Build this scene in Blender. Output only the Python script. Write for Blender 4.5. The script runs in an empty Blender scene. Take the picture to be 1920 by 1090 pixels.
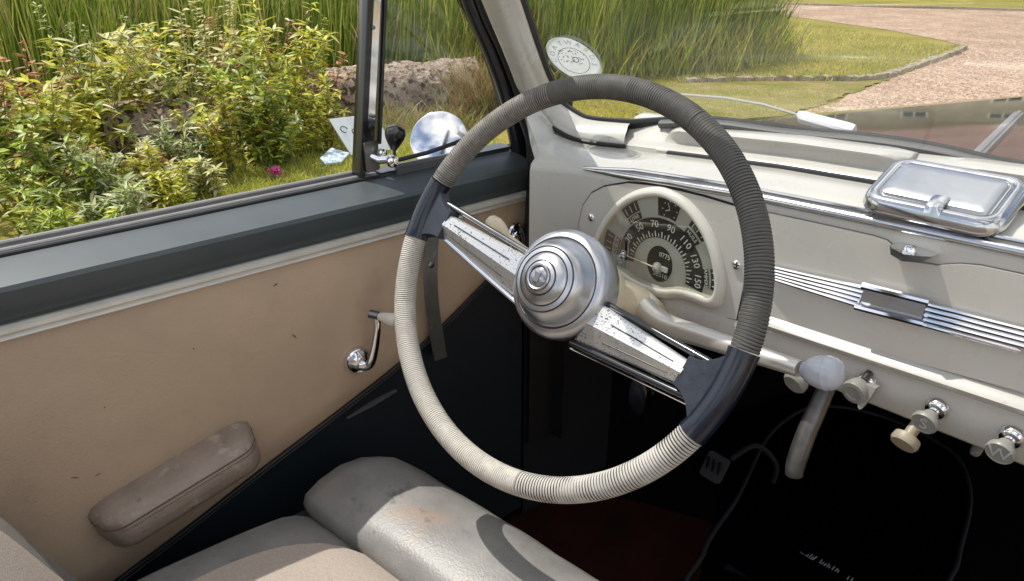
import bpy, math, random
from mathutils import Vector, Matrix, noise as mnoise
R = random.Random(7)
S = bpy.context.scene
COL = S.collection
PI = math.pi
# ------------------------------------------------------------------ camera
F_PX, CX, CY = 1390.0, 960.0, 545.0
PITCH, YAW = math.radians(24.4), math.radians(48.7)
CAM = Vector((0, 0, 1.30))
cam = bpy.data.cameras.new('camera'); cam.sensor_width = 36.0; cam.lens = F_PX / 1920 * 36
cam.clip_start = 0.02; cam.clip_end = 2000
cam_o = bpy.data.objects.new('camera', cam); COL.objects.link(cam_o)
cam_o.location = CAM; cam_o.rotation_euler = (PI / 2 - PITCH, 0, YAW)
S.camera = cam_o
# ------------------------------------------------------------------ sky, sun, exposure
SUN = Vector((-.52, -.17, 1.0)).normalized()
w = bpy.data.worlds.new('World'); S.world = w; w.use_nodes = True
nt = w.node_tree; N = nt.nodes; L = nt.links
N.clear()
out = N.new('ShaderNodeOutputWorld'); bg = N.new('ShaderNodeBackground'); sky = N.new('ShaderNodeTexSky')
sky.sky_type = 'NISHITA'; sky.sun_disc = False
sky.sun_elevation = math.asin(SUN.z); sky.sun_rotation = math.atan2(SUN.x, SUN.y) % (2 * PI)
tc = N.new('ShaderNodeTexCoord'); mp = N.new('ShaderNodeMapping'); mp.inputs['Scale'].default_value = (2.2, 2.2, 4.0)
nz = N.new('ShaderNodeTexNoise'); nz.inputs['Scale'].default_value = .95; nz.inputs['Detail'].default_value = 7; nz.inputs['Roughness'].default_value = .58
cr = N.new('ShaderNodeValToRGB'); cr.color_ramp.elements[0].position = .42; cr.color_ramp.elements[1].position = .62
mx = N.new('ShaderNodeMixRGB'); mx.inputs[2].default_value = (11.5, 11.2, 10.7, 1)
L.new(tc.outputs['Generated'], mp.inputs[0]); L.new(mp.outputs[0], nz.inputs['Vector']); L.new(nz.outputs['Fac'], cr.inputs[0])
L.new(cr.outputs[0], mx.inputs[0]); L.new(sky.outputs[0], mx.inputs[1]); L.new(mx.outputs[0], bg.inputs[0])
bg.inputs[1].default_value = .15; L.new(bg.outputs[0], out.inputs[0])
sl = bpy.data.lights.new('sun', 'SUN'); sl.energy = 4.0; sl.angle = math.radians(.5); sl.color = (1, .95, .87)
so = bpy.data.objects.new('sun', sl); COL.objects.link(so); so.rotation_euler = SUN.to_track_quat('Z', 'Y').to_euler()
so.location = (-20, -4, 40)
S.view_settings.view_transform = 'Standard'; S.view_settings.look = 'None'
S.view_settings.exposure = 0.15; S.view_settings.gamma = 1.0
S.render.engine = 'CYCLES'
S.cycles.max_bounces = 8; S.cycles.transparent_max_bounces = 24; S.cycles.use_denoising = True
S.cycles.sample_clamp_indirect = 6.0

# ------------------------------------------------------------------ pixel -> plane helpers (finding real positions)
_fw = Vector((-math.sin(YAW) * math.cos(PITCH), math.cos(YAW) * math.cos(PITCH), -math.sin(PITCH)))
_rt = Vector((math.cos(YAW), math.sin(YAW), 0)); _up = _rt.cross(_fw)
def ray(x, y): return _rt * ((x - CX) / F_PX) + _up * ((CY - y) / F_PX) + _fw
def hit(x, y, p0, n):
    d = ray(x, y); n = Vector(n); return CAM + d * ((Vector(p0) - CAM).dot(n) / d.dot(n))
def PX(x, y, x0): return hit(x, y, (x0, 0, 0), (1, 0, 0))
def PY(x, y, y0): return hit(x, y, (0, y0, 0), (0, 1, 0))
def PZ(x, y, z0=0.0): return hit(x, y, (0, 0, z0), (0, 0, 1))

# ------------------------------------------------------------------ materials
def mat(name, col, rough=.5, metal=0.0, coat=0.0, var=0.0, vscale=20, bump=0.0, bscale=200, spec=.5, col2=None, detail=4, trans=0.0, aniso=0, bdist=.002):
    m = bpy.data.materials.new(name); m.use_nodes = True
    n = m.node_tree.nodes; l = m.node_tree.links; b = n['Principled BSDF']
    b.inputs['Roughness'].default_value = rough; b.inputs['Metallic'].default_value = metal
    b.inputs['Coat Weight'].default_value = coat; b.inputs['Coat Roughness'].default_value = .06
    b.inputs['Specular IOR Level'].default_value = spec
    c = (*col, 1) if len(col) == 3 else col
    b.inputs['Base Color'].default_value = c
    t = n.new('ShaderNodeTexCoord')
    if var or col2:
        a = n.new('ShaderNodeTexNoise'); a.inputs['Scale'].default_value = vscale; a.inputs['Detail'].default_value = detail
        a.inputs['Roughness'].default_value = .62
        l.new(t.outputs['Object'], a.inputs['Vector'])
        r = n.new('ShaderNodeValToRGB'); r.color_ramp.elements[0].position = .32; r.color_ramp.elements[1].position = .68
        c2 = col2 if col2 else tuple(min(1, v * (1 + var)) for v in col)
        c1 = tuple(v * (1 - var) for v in col)
        r.color_ramp.elements[0].color = (*c1, 1); r.color_ramp.elements[1].color = (*c2, 1)
        l.new(a.outputs['Fac'], r.inputs[0]); l.new(r.outputs[0], b.inputs['Base Color'])
        rr = n.new('ShaderNodeMath'); rr.operation = 'MULTIPLY_ADD'; rr.inputs[1].default_value = .18; rr.inputs[2].default_value = max(.02, rough - .09)
        l.new(a.outputs['Fac'], rr.inputs[0]); l.new(rr.outputs[0], b.inputs['Roughness'])
    if bump:
        a = n.new('ShaderNodeTexNoise'); a.inputs['Scale'].default_value = bscale; a.inputs['Detail'].default_value = 3
        l.new(t.outputs['Object'], a.inputs['Vector'])
        u = n.new('ShaderNodeBump'); u.inputs['Strength'].default_value = bump; u.inputs['Distance'].default_value = bdist
        l.new(a.outputs['Fac'], u.inputs['Height']); l.new(u.outputs[0], b.inputs['Normal'])
    if trans:
        o = n['Material Output']; tr = n.new('ShaderNodeBsdfTranslucent'); ms = n.new('ShaderNodeMixShader'); ms.inputs[0].default_value = trans
        src = b.inputs['Base Color']
        if src.is_linked: l.new(src.links[0].from_socket, tr.inputs[0])
        else: tr.inputs[0].default_value = c
        l.new(b.outputs[0], ms.inputs[1]); l.new(tr.outputs[0], ms.inputs[2]); l.new(ms.outputs[0], o.inputs[0])
    return m
def add_spots(m, col, scale, lo, hi, base_scale=None):
    """lay irregular marks of another colour over the base colour (stains, pits)"""
    n = m.node_tree.nodes; l = m.node_tree.links; b = n['Principled BSDF']; s = b.inputs['Base Color']
    t = n.new('ShaderNodeTexCoord'); a = n.new('ShaderNodeTexNoise'); a.inputs['Scale'].default_value = scale; a.inputs['Detail'].default_value = 5
    a.inputs['Roughness'].default_value = .65
    l.new(t.outputs['Object'], a.inputs['Vector'])
    r = n.new('ShaderNodeValToRGB'); r.color_ramp.elements[0].position = lo; r.color_ramp.elements[1].position = hi
    l.new(a.outputs['Fac'], r.inputs[0])
    k = n.new('ShaderNodeMixRGB'); k.inputs[2].default_value = (*col, 1)
    l.new(r.outputs[0], k.inputs[0])
    if s.is_linked: l.new(s.links[0].from_socket, k.inputs[1])
    else: k.inputs[1].default_value = s.default_value[:]
    l.new(k.outputs[0], s)
    return m
M = {}
M['cream'] = add_spots(mat('dash_paint', (.50, .485, .44), .28, coat=.35, var=.035, vscale=9), (.38, .355, .31), 60, .66, .74)
M['cream_bright'] = mat('bezel_enamel', (.60, .58, .51), .3, coat=.3, var=.04, vscale=18)
M['housing'] = mat('aged_ivory_enamel', (.62, .535, .37), .35, coat=.2, var=.07, vscale=30)
M['ivory'] = mat('ivory_plastic', (.70, .60, .42), .35, var=.05, vscale=30)
M['greyknob'] = mat('grey_plastic_knob', (.40, .42, .47), .22, coat=.4, var=.05, vscale=35)
M['green'] = mat('dark_green_paint', (.050, .062, .065), .46, var=.10, vscale=9, coat=.06)
M['greydark'] = mat('dark_door_paint', (.011, .017, .023), .4, coat=.1)
M['tan'] = add_spots(mat('tan_trim', (.46, .345, .24), .62, var=.13, vscale=3.5, bump=.35, bscale=420, detail=7), (.36, .26, .18), 6, .55, .80)
M['arm'] = add_spots(add_spots(mat('brown_leather', (.25, .20, .16), .46, var=.16, vscale=18, bump=.7, bscale=150), (.36, .31, .26), 38, .58, .68), (.12, .09, .07), 70, .64, .72)
M['stitch'] = mat('stitch_thread', (.12, .09, .07), .8)
M['chrome'] = mat('chrome', (.78, .78, .80), .09, 1.0, var=.04, vscale=60)
M['tinmetal'] = mat('dull_chrome', (.52, .52, .53), .17, 1.0, var=.10, vscale=45)
M['brushed'] = mat('brushed_aluminium', (.47, .48, .50), .33, 1.0, var=.06, vscale=25)
M['satin'] = mat('satin_aluminium_paint', (.60, .58, .54), .34, .55, var=.06, vscale=25)
M['darkchrome'] = mat('dull_steel', (.20, .20, .20), .3, 1.0, var=.2, vscale=30)
M['black'] = mat('black_plastic', (.008, .009, .012), .22, coat=.3)
M['navy'] = mat('navy_bakelite', (.006, .010, .020), .22, coat=.15, spec=.4, var=.3, vscale=50)
M['navymatte'] = mat('worn_bakelite', (.016, .022, .034), .5, var=.35, vscale=90, bump=.1, bscale=500)
M['rubber'] = mat('black_rubber', (.012, .012, .013), .45, var=.2, vscale=30)
M['greyrubber'] = mat('grey_rubber', (.075, .077, .078), .55, var=.15, vscale=30)
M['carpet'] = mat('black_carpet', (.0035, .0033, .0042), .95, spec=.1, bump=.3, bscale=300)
M['redcarpet'] = mat('rust_carpet', (.028, .007, .004), .9, spec=.15, var=.35, vscale=14)
M['piping'] = mat('grey_piping', (.030, .030, .033), .85)
M['seat'] = add_spots(add_spots(mat('grey_leather', (.20, .197, .187), .42, var=.22, vscale=13, bump=.22, bscale=330, detail=9), (.32, .20, .13), 7.5, .62, .82), (.11, .105, .10), 31, .60, .72)
M['beige'] = mat('beige_cloth', (.36, .31, .265), .9, var=.12, vscale=400, bump=.5, bscale=900, spec=.2)
M['face'] = mat('dial_grey', (.44, .44, .40), .4, var=.04, vscale=40)
M['dialblack'] = mat('dial_black', (.016, .016, .016), .4)
M['white'] = mat('dial_white', (.72, .72, .68), .5)
M['paper'] = mat('pale_disc', (.84, .86, .85), .6, var=.04, vscale=60, trans=.72)
M['papertext'] = mat('pale_lettering', (.72, .76, .76), .6)
M['ink'] = mat('brown_ink', (.13, .09, .07), .7)
M['hood'] = mat('bonnet_paint', (.010, .011, .011), .06, coat=1.0)
M['strap'] = add_spots(mat('grey_strap', (.085, .085, .075), .6, var=.15, vscale=60, bump=.4, bscale=300), (.19, .15, .10), 90, .64, .70)
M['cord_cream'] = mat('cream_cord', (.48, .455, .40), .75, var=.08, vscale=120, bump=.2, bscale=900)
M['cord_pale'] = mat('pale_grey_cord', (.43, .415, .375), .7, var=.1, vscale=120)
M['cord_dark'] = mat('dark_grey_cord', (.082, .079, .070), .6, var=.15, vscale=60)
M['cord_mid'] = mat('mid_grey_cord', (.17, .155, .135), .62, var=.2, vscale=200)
M['gap'] = mat('cord_gap', (.018, .017, .016), .8)
# spoke: aluminium with black corrosion pits
m = mat('pitted_aluminium', (.66, .66, .65), .36, .75)
nn = m.node_tree.nodes; ll = m.node_tree.links; b = nn['Principled BSDF']
t = nn.new('ShaderNodeTexCoord'); v = nn.new('ShaderNodeTexNoise'); v.inputs['Scale'].default_value = 560; v.inputs['Detail'].default_value = 2
v2 = nn.new('ShaderNodeTexNoise'); v2.inputs['Scale'].default_value = 26
ad = nn.new('ShaderNodeMath'); ad.operation = 'MULTIPLY_ADD'; ad.inputs[1].default_value = .28
ll.new(t.outputs['Object'], v.inputs['Vector']); ll.new(t.outputs['Object'], v2.inputs['Vector'])
ll.new(v2.outputs['Fac'], ad.inputs[0]); ll.new(v.outputs['Fac'], ad.inputs[2])
r = nn.new('ShaderNodeValToRGB'); r.color_ramp.elements[0].position = .765; r.color_ramp.elements[1].position = .81
r.color_ramp.elements[0].color = (.60, .60, .585, 1); r.color_ramp.elements[1].color = (.09, .082, .075, 1)
ll.new(ad.outputs[0], r.inputs[0]); ll.new(r.outputs[0], b.inputs['Base Color'])
M['spoke'] = m
def glassmat(name, tint=(1, 1, 1), refl=1.0, dust=0.0):
    m = bpy.data.materials.new(name); m.use_nodes = True; n = m.node_tree.nodes; l = m.node_tree.links
    n.remove(n['Principled BSDF'])
    tr = n.new('ShaderNodeBsdfTransparent'); tr.inputs[0].default_value = (*tint, 1)
    g = n.new('ShaderNodeBsdfGlossy'); g.inputs['Roughness'].default_value = 0.01
    f = n.new('ShaderNodeFresnel'); f.inputs[0].default_value = 1.45
    k = n.new('ShaderNodeMath'); k.operation = 'MULTIPLY'; k.inputs[1].default_value = refl
    x = n.new('ShaderNodeMixShader'); l.new(f.outputs[0], k.inputs[0]); l.new(k.outputs[0], x.inputs[0])
    l.new(tr.outputs[0], x.inputs[1]); l.new(g.outputs[0], x.inputs[2])
    if dust:
        t = n.new('ShaderNodeTexCoord'); a = n.new('ShaderNodeTexNoise'); a.inputs['Scale'].default_value = 5; a.inputs['Detail'].default_value = 8; a.inputs['Roughness'].default_value = .7
        d = n.new('ShaderNodeBsdfDiffuse'); d.inputs[0].default_value = (.6, .58, .52, 1); r = n.new('ShaderNodeMapRange'); y = n.new('ShaderNodeMixShader')
        r.inputs[1].default_value = .35; r.inputs[2].default_value = .8; r.inputs[3].default_value = dust * .2; r.inputs[4].default_value = dust
        l.new(t.outputs['Object'], a.inputs['Vector']); l.new(a.outputs['Fac'], r.inputs[0]); l.new(r.outputs[0], y.inputs[0])
        l.new(x.outputs[0], y.inputs[1]); l.new(d.outputs[0], y.inputs[2]); x = y
    l.new(x.outputs[0], n['Material Output'].inputs[0])
    return m
M['glass'] = glassmat('window_glass', (.97, .985, .975), 1.0, .11); M['dialglass'] = glassmat('dial_glass', (.96, .97, .95), .35)
M['piping2'] = mat('felt_strip', (.17, .165, .16), .7, var=.15, vscale=40)
M['mirror'] = mat('mirror_glass', (.92, .92, .93), .0, 1.0)

# ------------------------------------------------------------------ mesh builder
class MB:
    def __init__(s): s.v = []; s.f = []; s.m = []
    def grid(s, secs, cu=False, cv=False, caps=False, mi=0):
        o = len(s.v); n = len(secs); k = len(secs[0])
        for q in secs: s.v += [Vector(p) for p in q]
        for i in range(n if cu else n - 1):
            for j in range(k if cv else k - 1):
                a = o + i * k + j; b_ = o + i * k + (j + 1) % k; c = o + ((i + 1) % n) * k + (j + 1) % k; d = o + ((i + 1) % n) * k + j
                s.f.append((a, b_, c, d)); s.m.append(mi)
        if caps:
            s.f.append(tuple(o + j for j in reversed(range(k)))); s.m.append(mi)
            s.f.append(tuple(o + (n - 1) * k + j for j in range(k))); s.m.append(mi)
        return s
    def tube(s, pts, r, n=10, closed=False, mi=0, up=None, flat=1.0):
        pts = [Vector(p) for p in pts]; N_ = len(pts); secs = []
        rr = r if hasattr(r, '__len__') else [r] * N_
        prev = None
        for i, p in enumerate(pts):
            if closed: t = pts[(i + 1) % N_] - pts[i - 1]
            else: t = pts[min(i + 1, N_ - 1)] - pts[max(i - 1, 0)]
            if t.length < 1e-9: t = Vector((0, 0, 1))
            t.normalize()
            if prev is None:
                a = Vector(up) if up else (Vector((0, 0, 1)) if abs(t.z) < .9 else Vector((1, 0, 0)))
            else: a = prev
            if up: a = Vector(up)
            a = (a - t * a.dot(t)).normalized(); c = t.cross(a); prev = a
            secs.append([p + (a * math.cos(2 * PI * j / n) * flat + c * math.sin(2 * PI * j / n)) * rr[i] for j in range(n)])
        return s.grid(secs, cu=closed, cv=True, caps=not closed, mi=mi)
    def lathe(s, prof, o, axis, n=40, mi=0):
        o = Vector(o); ax = Vector(axis).normalized(); a = Vector((0, 0, 1)) if abs(ax.z) < .9 else Vector((1, 0, 0))
        a = (a - ax * a.dot(ax)).normalized(); c = ax.cross(a)
        secs = [[o + ax * h + (a * math.cos(2 * PI * j / n) + c * math.sin(2 * PI * j / n)) * max(r, 1e-5) for j in range(n)] for r, h in prof]
        return s.grid(secs, cv=True, caps=True, mi=mi)
    def prism(s, poly, o, u, v, nrm, d0, d1, mi=0):
        o, u, v, nrm = map(Vector, (o, u, v, nrm))
        return s.grid([[o + u * x + v * y + nrm * d for x, y in poly] for d in (d0, d1)], cv=True, caps=True, mi=mi)
    def box(s, c, sz, ax=None, mi=0):
        c = Vector(c); X, Y, Z = ax if ax else (Vector((1, 0, 0)), Vector((0, 1, 0)), Vector((0, 0, 1)))
        a, b_ = sz[0] / 2, sz[1] / 2
        return s.prism([(-a, -b_), (a, -b_), (a, b_), (-a, b_)], c, X, Y, Z, -sz[2] / 2, sz[2] / 2, mi)
    def poly(s, pts, mi=0):
        o = len(s.v); s.v += [Vector(p) for p in pts]; s.f.append(tuple(range(o, o + len(pts)))); s.m.append(mi); return s
    def mesh(s, name, mats, smooth=True, angle=38):
        me = bpy.data.meshes.new(name); me.from_pydata([tuple(p) for p in s.v], [], s.f)
        for q in (mats if isinstance(mats, (list, tuple)) else [mats]): me.materials.append(q)
        me.polygons.foreach_set('material_index', s.m)
        me.polygons.foreach_set('use_smooth', [smooth] * len(s.f))
        me.update()
        if smooth: me.set_sharp_from_angle(angle=math.radians(angle))
        return me
    def build(s, name, mats, parent=None, smooth=True, angle=38, **kw):
        return link(name, s.mesh(name, mats, smooth, angle), parent, **kw)
def wloc(o):
    p = Vector((0, 0, 0))
    while o: p = p + o.location; o = o.parent if o.get('_abs') is None else None
    return p
BASE = {}
def link(name, data, parent=None, local=False, **kw):
    """world-coordinate mesh; parents sit at a plain location, so the child is moved back by it"""
    o = bpy.data.objects.new(name, data); COL.objects.link(o)
    if parent is not None:
        o.parent = parent
        if not local:
            o.matrix_parent_inverse = Matrix.Translation(-BASE.get(parent.name, Vector((0, 0, 0))))
    BASE[o.name] = Vector((0, 0, 0))
    for k, x in kw.items(): o[k] = x
    return o
def thing(name, label, cat, loc, group=None, **kw):
    o = bpy.data.objects.new(name, None); o.empty_display_size = .1; COL.objects.link(o); o.location = loc
    BASE[o.name] = Vector(loc); o['label'] = label; o['category'] = cat
    if group: o['group'] = group
    for k, x in kw.items(): o[k] = x
    return o
def tag(o, label, cat, group=None):
    o['label'] = label; o['category'] = cat
    if group: o['group'] = group
    return o
def catmull(pts, k=6, closed=False):
    pts = [Vector(p) for p in pts]; n = len(pts); res = []
    for i in range(n if closed else n - 1):
        p0 = pts[(i - 1) % n] if closed or i > 0 else pts[0]; p1 = pts[i]; p2 = pts[(i + 1) % n]
        p3 = pts[(i + 2) % n] if closed or i + 2 < n else pts[-1]
        for j in range(k):
            t = j / k
            res.append(.5 * ((2 * p1) + (p2 - p0) * t + (2 * p0 - 5 * p1 + 4 * p2 - p3) * t * t + (3 * p1 - p0 - 3 * p2 + p3) * t ** 3))
    if not closed: res.append(pts[-1])
    return res
def rrect(w_, h_, r, k=6):
    res = []
    for cx, cy, a0 in ((w_ / 2 - r, h_ / 2 - r, 0), (-w_ / 2 + r, h_ / 2 - r, 90), (-w_ / 2 + r, -h_ / 2 + r, 180), (w_ / 2 - r, -h_ / 2 + r, 270)):
        for i in range(k + 1):
            a = math.radians(a0 + 90 * i / k); res.append((cx + r * math.cos(a), cy + r * math.sin(a)))
    return res
def text(name, body, size, o, u, v, nrm, material, parent, depth=.0002, mirror=False, **kw):
    c = bpy.data.curves.new('t', 'FONT'); c.body = body; c.size = size; c.align_x = 'CENTER'; c.align_y = 'CENTER'
    c.extrude = depth; c.resolution_u = 2
    t = bpy.data.objects.new('t', c); me = bpy.data.meshes.new_from_object(t)
    bpy.data.objects.remove(t); bpy.data.curves.remove(c)
    o, u, v, nrm = map(Vector, (o, u, v, nrm))
    for q in me.vertices:
        x, y, z = q.co; q.co = o + u * (-x if mirror else x) + v * y + nrm * z
    me.materials.clear(); me.materials.append(material); me.name = name
    return link(name, me, parent, **kw)
def interp(x, tab):
    if x <= tab[0][0]: return tab[0][1]
    for (a, p), (b_, q) in zip(tab, tab[1:]):
        if x <= b_: return p + (q - p) * (x - a) / (b_ - a)
    return tab[-1][1]

# =================================================================== GROUND
def gmat(name, c1, c2, c3, s1, s2, bump, bs, rough=.95, vor=0):
    m = bpy.data.materials.new(name); m.use_nodes = True; n = m.node_tree.nodes; l = m.node_tree.links; b = n['Principled BSDF']
    b.inputs['Roughness'].default_value = rough; b.inputs['Specular IOR Level'].default_value = .15
    t = n.new('ShaderNodeTexCoord')
    a = n.new('ShaderNodeTexNoise'); a.inputs['Scale'].default_value = s1; a.inputs['Detail'].default_value = 6; a.inputs['Roughness'].default_value = .65
    f = n.new('ShaderNodeTexNoise'); f.inputs['Scale'].default_value = s2; f.inputs['Detail'].default_value = 4; f.inputs['Roughness'].default_value = .7
    for q in (a, f): l.new(t.outputs['Object'], q.inputs['Vector'])
    r = n.new('ShaderNodeValToRGB'); e = r.color_ramp.elements; e[0].position = .35; e[1].position = .66; e[0].color = (*c1, 1); e[1].color = (*c2, 1)
    l.new(a.outputs['Fac'], r.inputs[0])
    r2 = n.new('ShaderNodeValToRGB'); e = r2.color_ramp.elements; e[0].position = .38; e[1].position = .62; e[0].color = (0, 0, 0, 1); e[1].color = (1, 1, 1, 1)
    if vor:
        vo = n.new('ShaderNodeTexVoronoi'); vo.inputs['Scale'].default_value = vor; l.new(t.outputs['Object'], vo.inputs['Vector'])
        sp = n.new('ShaderNodeSeparateColor'); l.new(vo.outputs['Color'], sp.inputs[0]); l.new(sp.outputs[0], r2.inputs[0]); hs = vo.outputs['Distance']
        e[0].position = .15; e[1].position = .95
    else: l.new(f.outputs['Fac'], r2.inputs[0]); hs = f.outputs['Fac']
    k = n.new('ShaderNodeMixRGB'); k.inputs[2].default_value = (*c3, 1); mu = n.new('ShaderNodeMath'); mu.operation = 'MULTIPLY'; mu.inputs[1].default_value = .6
    l.new(r2.outputs[0], mu.inputs[0]); l.new(mu.outputs[0], k.inputs[0]); l.new(r.outputs[0], k.inputs[1]); l.new(k.outputs[0], b.inputs['Base Color'])
    u = n.new('ShaderNodeBump'); u.inputs['Strength'].default_value = bump; u.inputs['Distance'].default_value = .03
    l.new(hs, u.inputs['Height']); l.new(u.outputs[0], b.inputs['Normal'])
    return m
M['lawn'] = gmat('lawn_grass', (.22, .20, .03), (.40, .31, .085), (.13, .14, .022), .9, 38, .9, 60)
M['worn'] = gmat('worn_grass', (.21, .21, .035), (.42, .32, .16), (.14, .145, .03), 2.2, 45, .9, 60)
M['gravel'] = gmat('pink_gravel', (.40, .28, .195), (.58, .425, .315), (.17, .105, .075), 1.2, 60, 1.0, 60, vor=26)
def sheet(name, pts, z, material):
    me = bpy.data.meshes.new(name)
    import bmesh
    bm = bmesh.new(); bm.faces.new([bm.verts.new((p[0], p[1], z)) for p in pts]); bmesh.ops.triangulate(bm, faces=bm.faces[:])
    bmesh.ops.recalc_face_normals(bm, faces=bm.faces[:])
    for f in bm.faces:
        if f.normal.z < 0: f.normal_flip()
    bm.to_mesh(me); bm.free(); me.materials.append(material)
    return link(name, me, kind='structure')
sheet('lawn', [(-400, -400), (400, -400), (400, 400), (-400, 400)], 0, M['lawn'])
def gp(x, y): p = PZ(x, y); return (p.x, p.y)
kerb_px = [(1806, 92), (1790, 101), (1760, 112), (1725, 124), (1690, 137), (1655, 147), (1600, 152), (1530, 151), (1450, 151), (1370, 152), (1285, 155)]
isl_px = [(1800, 86), (1765, 76), (1720, 67), (1660, 56), (1600, 48), (1540, 39), (1480, 31), (1420, 23), (1380, 16)]
drive = [gp(*p) for p in [(1470, 222), (1520, 205), (1575, 190), (1600, 172), (1640, 163), (1658, 150)]] + [gp(*p) for p in kerb_px[:6][::-1]] + [gp(*p) for p in isl_px] + \
        [gp(1330, 6), gp(1390, 4), gp(1440, 8), gp(1560, 12), gp(1700, 16), gp(1920, 22)]
drive += [(6, 24), (16, 20), (16, -6), (1.5, -6), (-1.6, -3), (-2.6, 1.0), (-3.0, 4.5)]
sheet('gravel_drive', drive, .006, M['gravel'])
worn = [gp(*p) for p in [(1668, 150), (1618, 168), (1566, 188), (1500, 212), (1440, 240)]] + [gp(1300, 250), gp(1190, 215), gp(1230, 168)] + [gp(*p) for p in [(1285, 158), (1450, 154), (1600, 155)]]
wc_ = [Vector((x, y, 0)) for x, y in worn]; ww = []
for i in range(len(wc_)):
    a_, b_ = wc_[i], wc_[(i + 1) % len(wc_)]; k_ = 40 if i < 4 else 1; t_ = (b_ - a_).normalized(); q_ = Vector((-t_.y, t_.x, 0))
    for j in range(k_):
        p_ = a_.lerp(b_, j / k_); env = 1 if i < 4 and (i, j) != (0, 0) else 0
        p_ = p_ + q_ * env * (.10 * mnoise.noise(p_ * 2.5) + .05 * mnoise.noise(p_ * 11))
        ww.append((p_.x, p_.y))
sheet('worn_verge', ww, .012, M['worn'])
# timber / stone edging along the lawn island: one thing, each piece a part
M['edge'] = mat('weathered_edging', (.30, .25, .19), .9, var=.3, vscale=14, bump=.8, bscale=30, bdist=.01)
edge = thing('lawn_edging', 'low weathered edging curving between the lawn and the pink gravel drive', 'edging', PZ(1600, 152))
kp = catmull([PZ(*p) for p in kerb_px], 2)
for i in range(len(kp) - 1):
    a, b_ = kp[i], kp[i + 1]; t = (b_ - a); l_ = t.length; t.normalize(); sd = Vector((-t.y, t.x, 0))
    if i >= 14: hgt, wd = .045, .10
    else: hgt, wd = .055, .13
    mb = MB(); secs = []
    for k in range(5):
        p = a.lerp(b_, .02 + .96 * k / 4); j = R.uniform(-.012, .012); jh = R.uniform(-.012, .012)
        secs.append([p + sd * (-wd / 2 + j), p + sd * (-wd / 2 + .015 + j) + Vector((0, 0, hgt + jh)), p + sd * (wd / 2 - .015 + j) + Vector((0, 0, hgt - jh)), p + sd * (wd / 2 + j)])
    mb.grid(secs, caps=True); mb.build('edging_piece', M['edge'], edge)
fe = thing('far_edging', 'thin dark turf edge at the far side of the gravel drive', 'edging', PZ(1700, 16))
fp = [PZ(*p) for p in [(1440, 8), (1560, 12), (1700, 16), (1920, 22)]] + [Vector((6, 24, 0))]
mb = MB(); mb.grid([[p + Vector((0, -.06, 0)), p + Vector((0, -.05, .06)), p + Vector((0, .12, .06)), p + Vector((0, .14, 0))] for p in catmull(fp, 6)], caps=True)
mb.build('edge_strip', M['edge'], fe)

# house ahead of the car (mirrored in the bonnet)
M['stone'] = mat('house_stone', (.34, .30, .24), .9, var=.18, vscale=1.2, bump=.5, bscale=4)
M['rooftile'] = mat('roof_tile', (.235, .115, .095), .85, var=.25, vscale=2.2)
M['pane'] = mat('dark_pane', (.02, .025, .03), .08)
M['frame'] = mat('window_paint', (.6, .6, .56), .5)
HY = 46.0
house = thing('stone_house', 'pale stone house with red tiled roof and small windows, mirrored in the bonnet', 'house', (-22, HY, 0))
mb = MB(); mb.prism([(-62, 0), (20, 0), (20, 7.8), (-62, 7.8)], (0, HY, 0), (1, 0, 0), (0, 0, 1), (0, 1, 0), 0, 9); mb.build('wall', M['stone'], house)
mb = MB(); mb.prism([(-.7, 7.803), (9.7, 7.803), (4.5, 15.0)], (-62.5, HY, 0), (0, 1, 0), (0, 0, 1), (1, 0, 0), 0, 83); rf = mb.build('roof', M['rooftile'], house)
mb = MB()
for i in range(7): mb.box((-21, HY - .72 + .72 * i, 7.97 + 1.0 * i), (83, .12, .12))
mb.build('tile_course', M['frame'], rf, kind='stuff')
for i in range(15):
    for zz in (1.0, 4.9):
        x = -50 + i * 4.6
        mb = MB(); mb.box((x, HY - .04, zz + .6), (1.5, .12, 1.6)); wd = mb.build('window', M['frame'], house)
        mb = MB(); mb.box((x - .34, HY - .105, zz + .6), (.58, .02, 1.36)); mb.box((x + .34, HY - .105, zz + .6), (.58, .02, 1.36)); mb.build('pane', M['pane'], wd)

# =================================================================== THE CAR
car = thing('vintage_car', 'vintage car with cream dashboard, tan door trim, cord-bound steering wheel and open top', 'car', (-.15, .6, 0))
# ---- body: floor, bulkhead, outer skin, scuttle
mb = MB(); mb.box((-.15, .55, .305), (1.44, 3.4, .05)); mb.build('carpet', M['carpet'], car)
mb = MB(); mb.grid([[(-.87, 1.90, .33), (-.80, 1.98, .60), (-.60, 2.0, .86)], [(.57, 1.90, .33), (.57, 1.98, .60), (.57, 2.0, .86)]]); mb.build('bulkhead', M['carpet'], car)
body = MB()
# outer door skin / sill on the driver's side, the far side wall, rear wall
body.grid([[(-.872, y, 1.028), (-.90, y, 1.0), (-.925, y, .85), (-.93, y, .6), (-.90, y, .33), (-.82, y, .26)] for y in (-1.4, .78, .95)])
body.build('body_side', M['hood'], car)
far = MB(); far.grid([[(.50, y, .3), (.50, y, .95), (.54, y, 1.03), (.58, y, 1.02), (.63, y, .8), (.62, y, .3)] for y in (-1.4, .80)], caps=True); far.build('far_side', M['tan'], car)
rear = MB(); rear.box((-.15, -1.35, .65), (1.5, .1, .75)); rear.build('rear_wall', M['greydark'], car)

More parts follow.
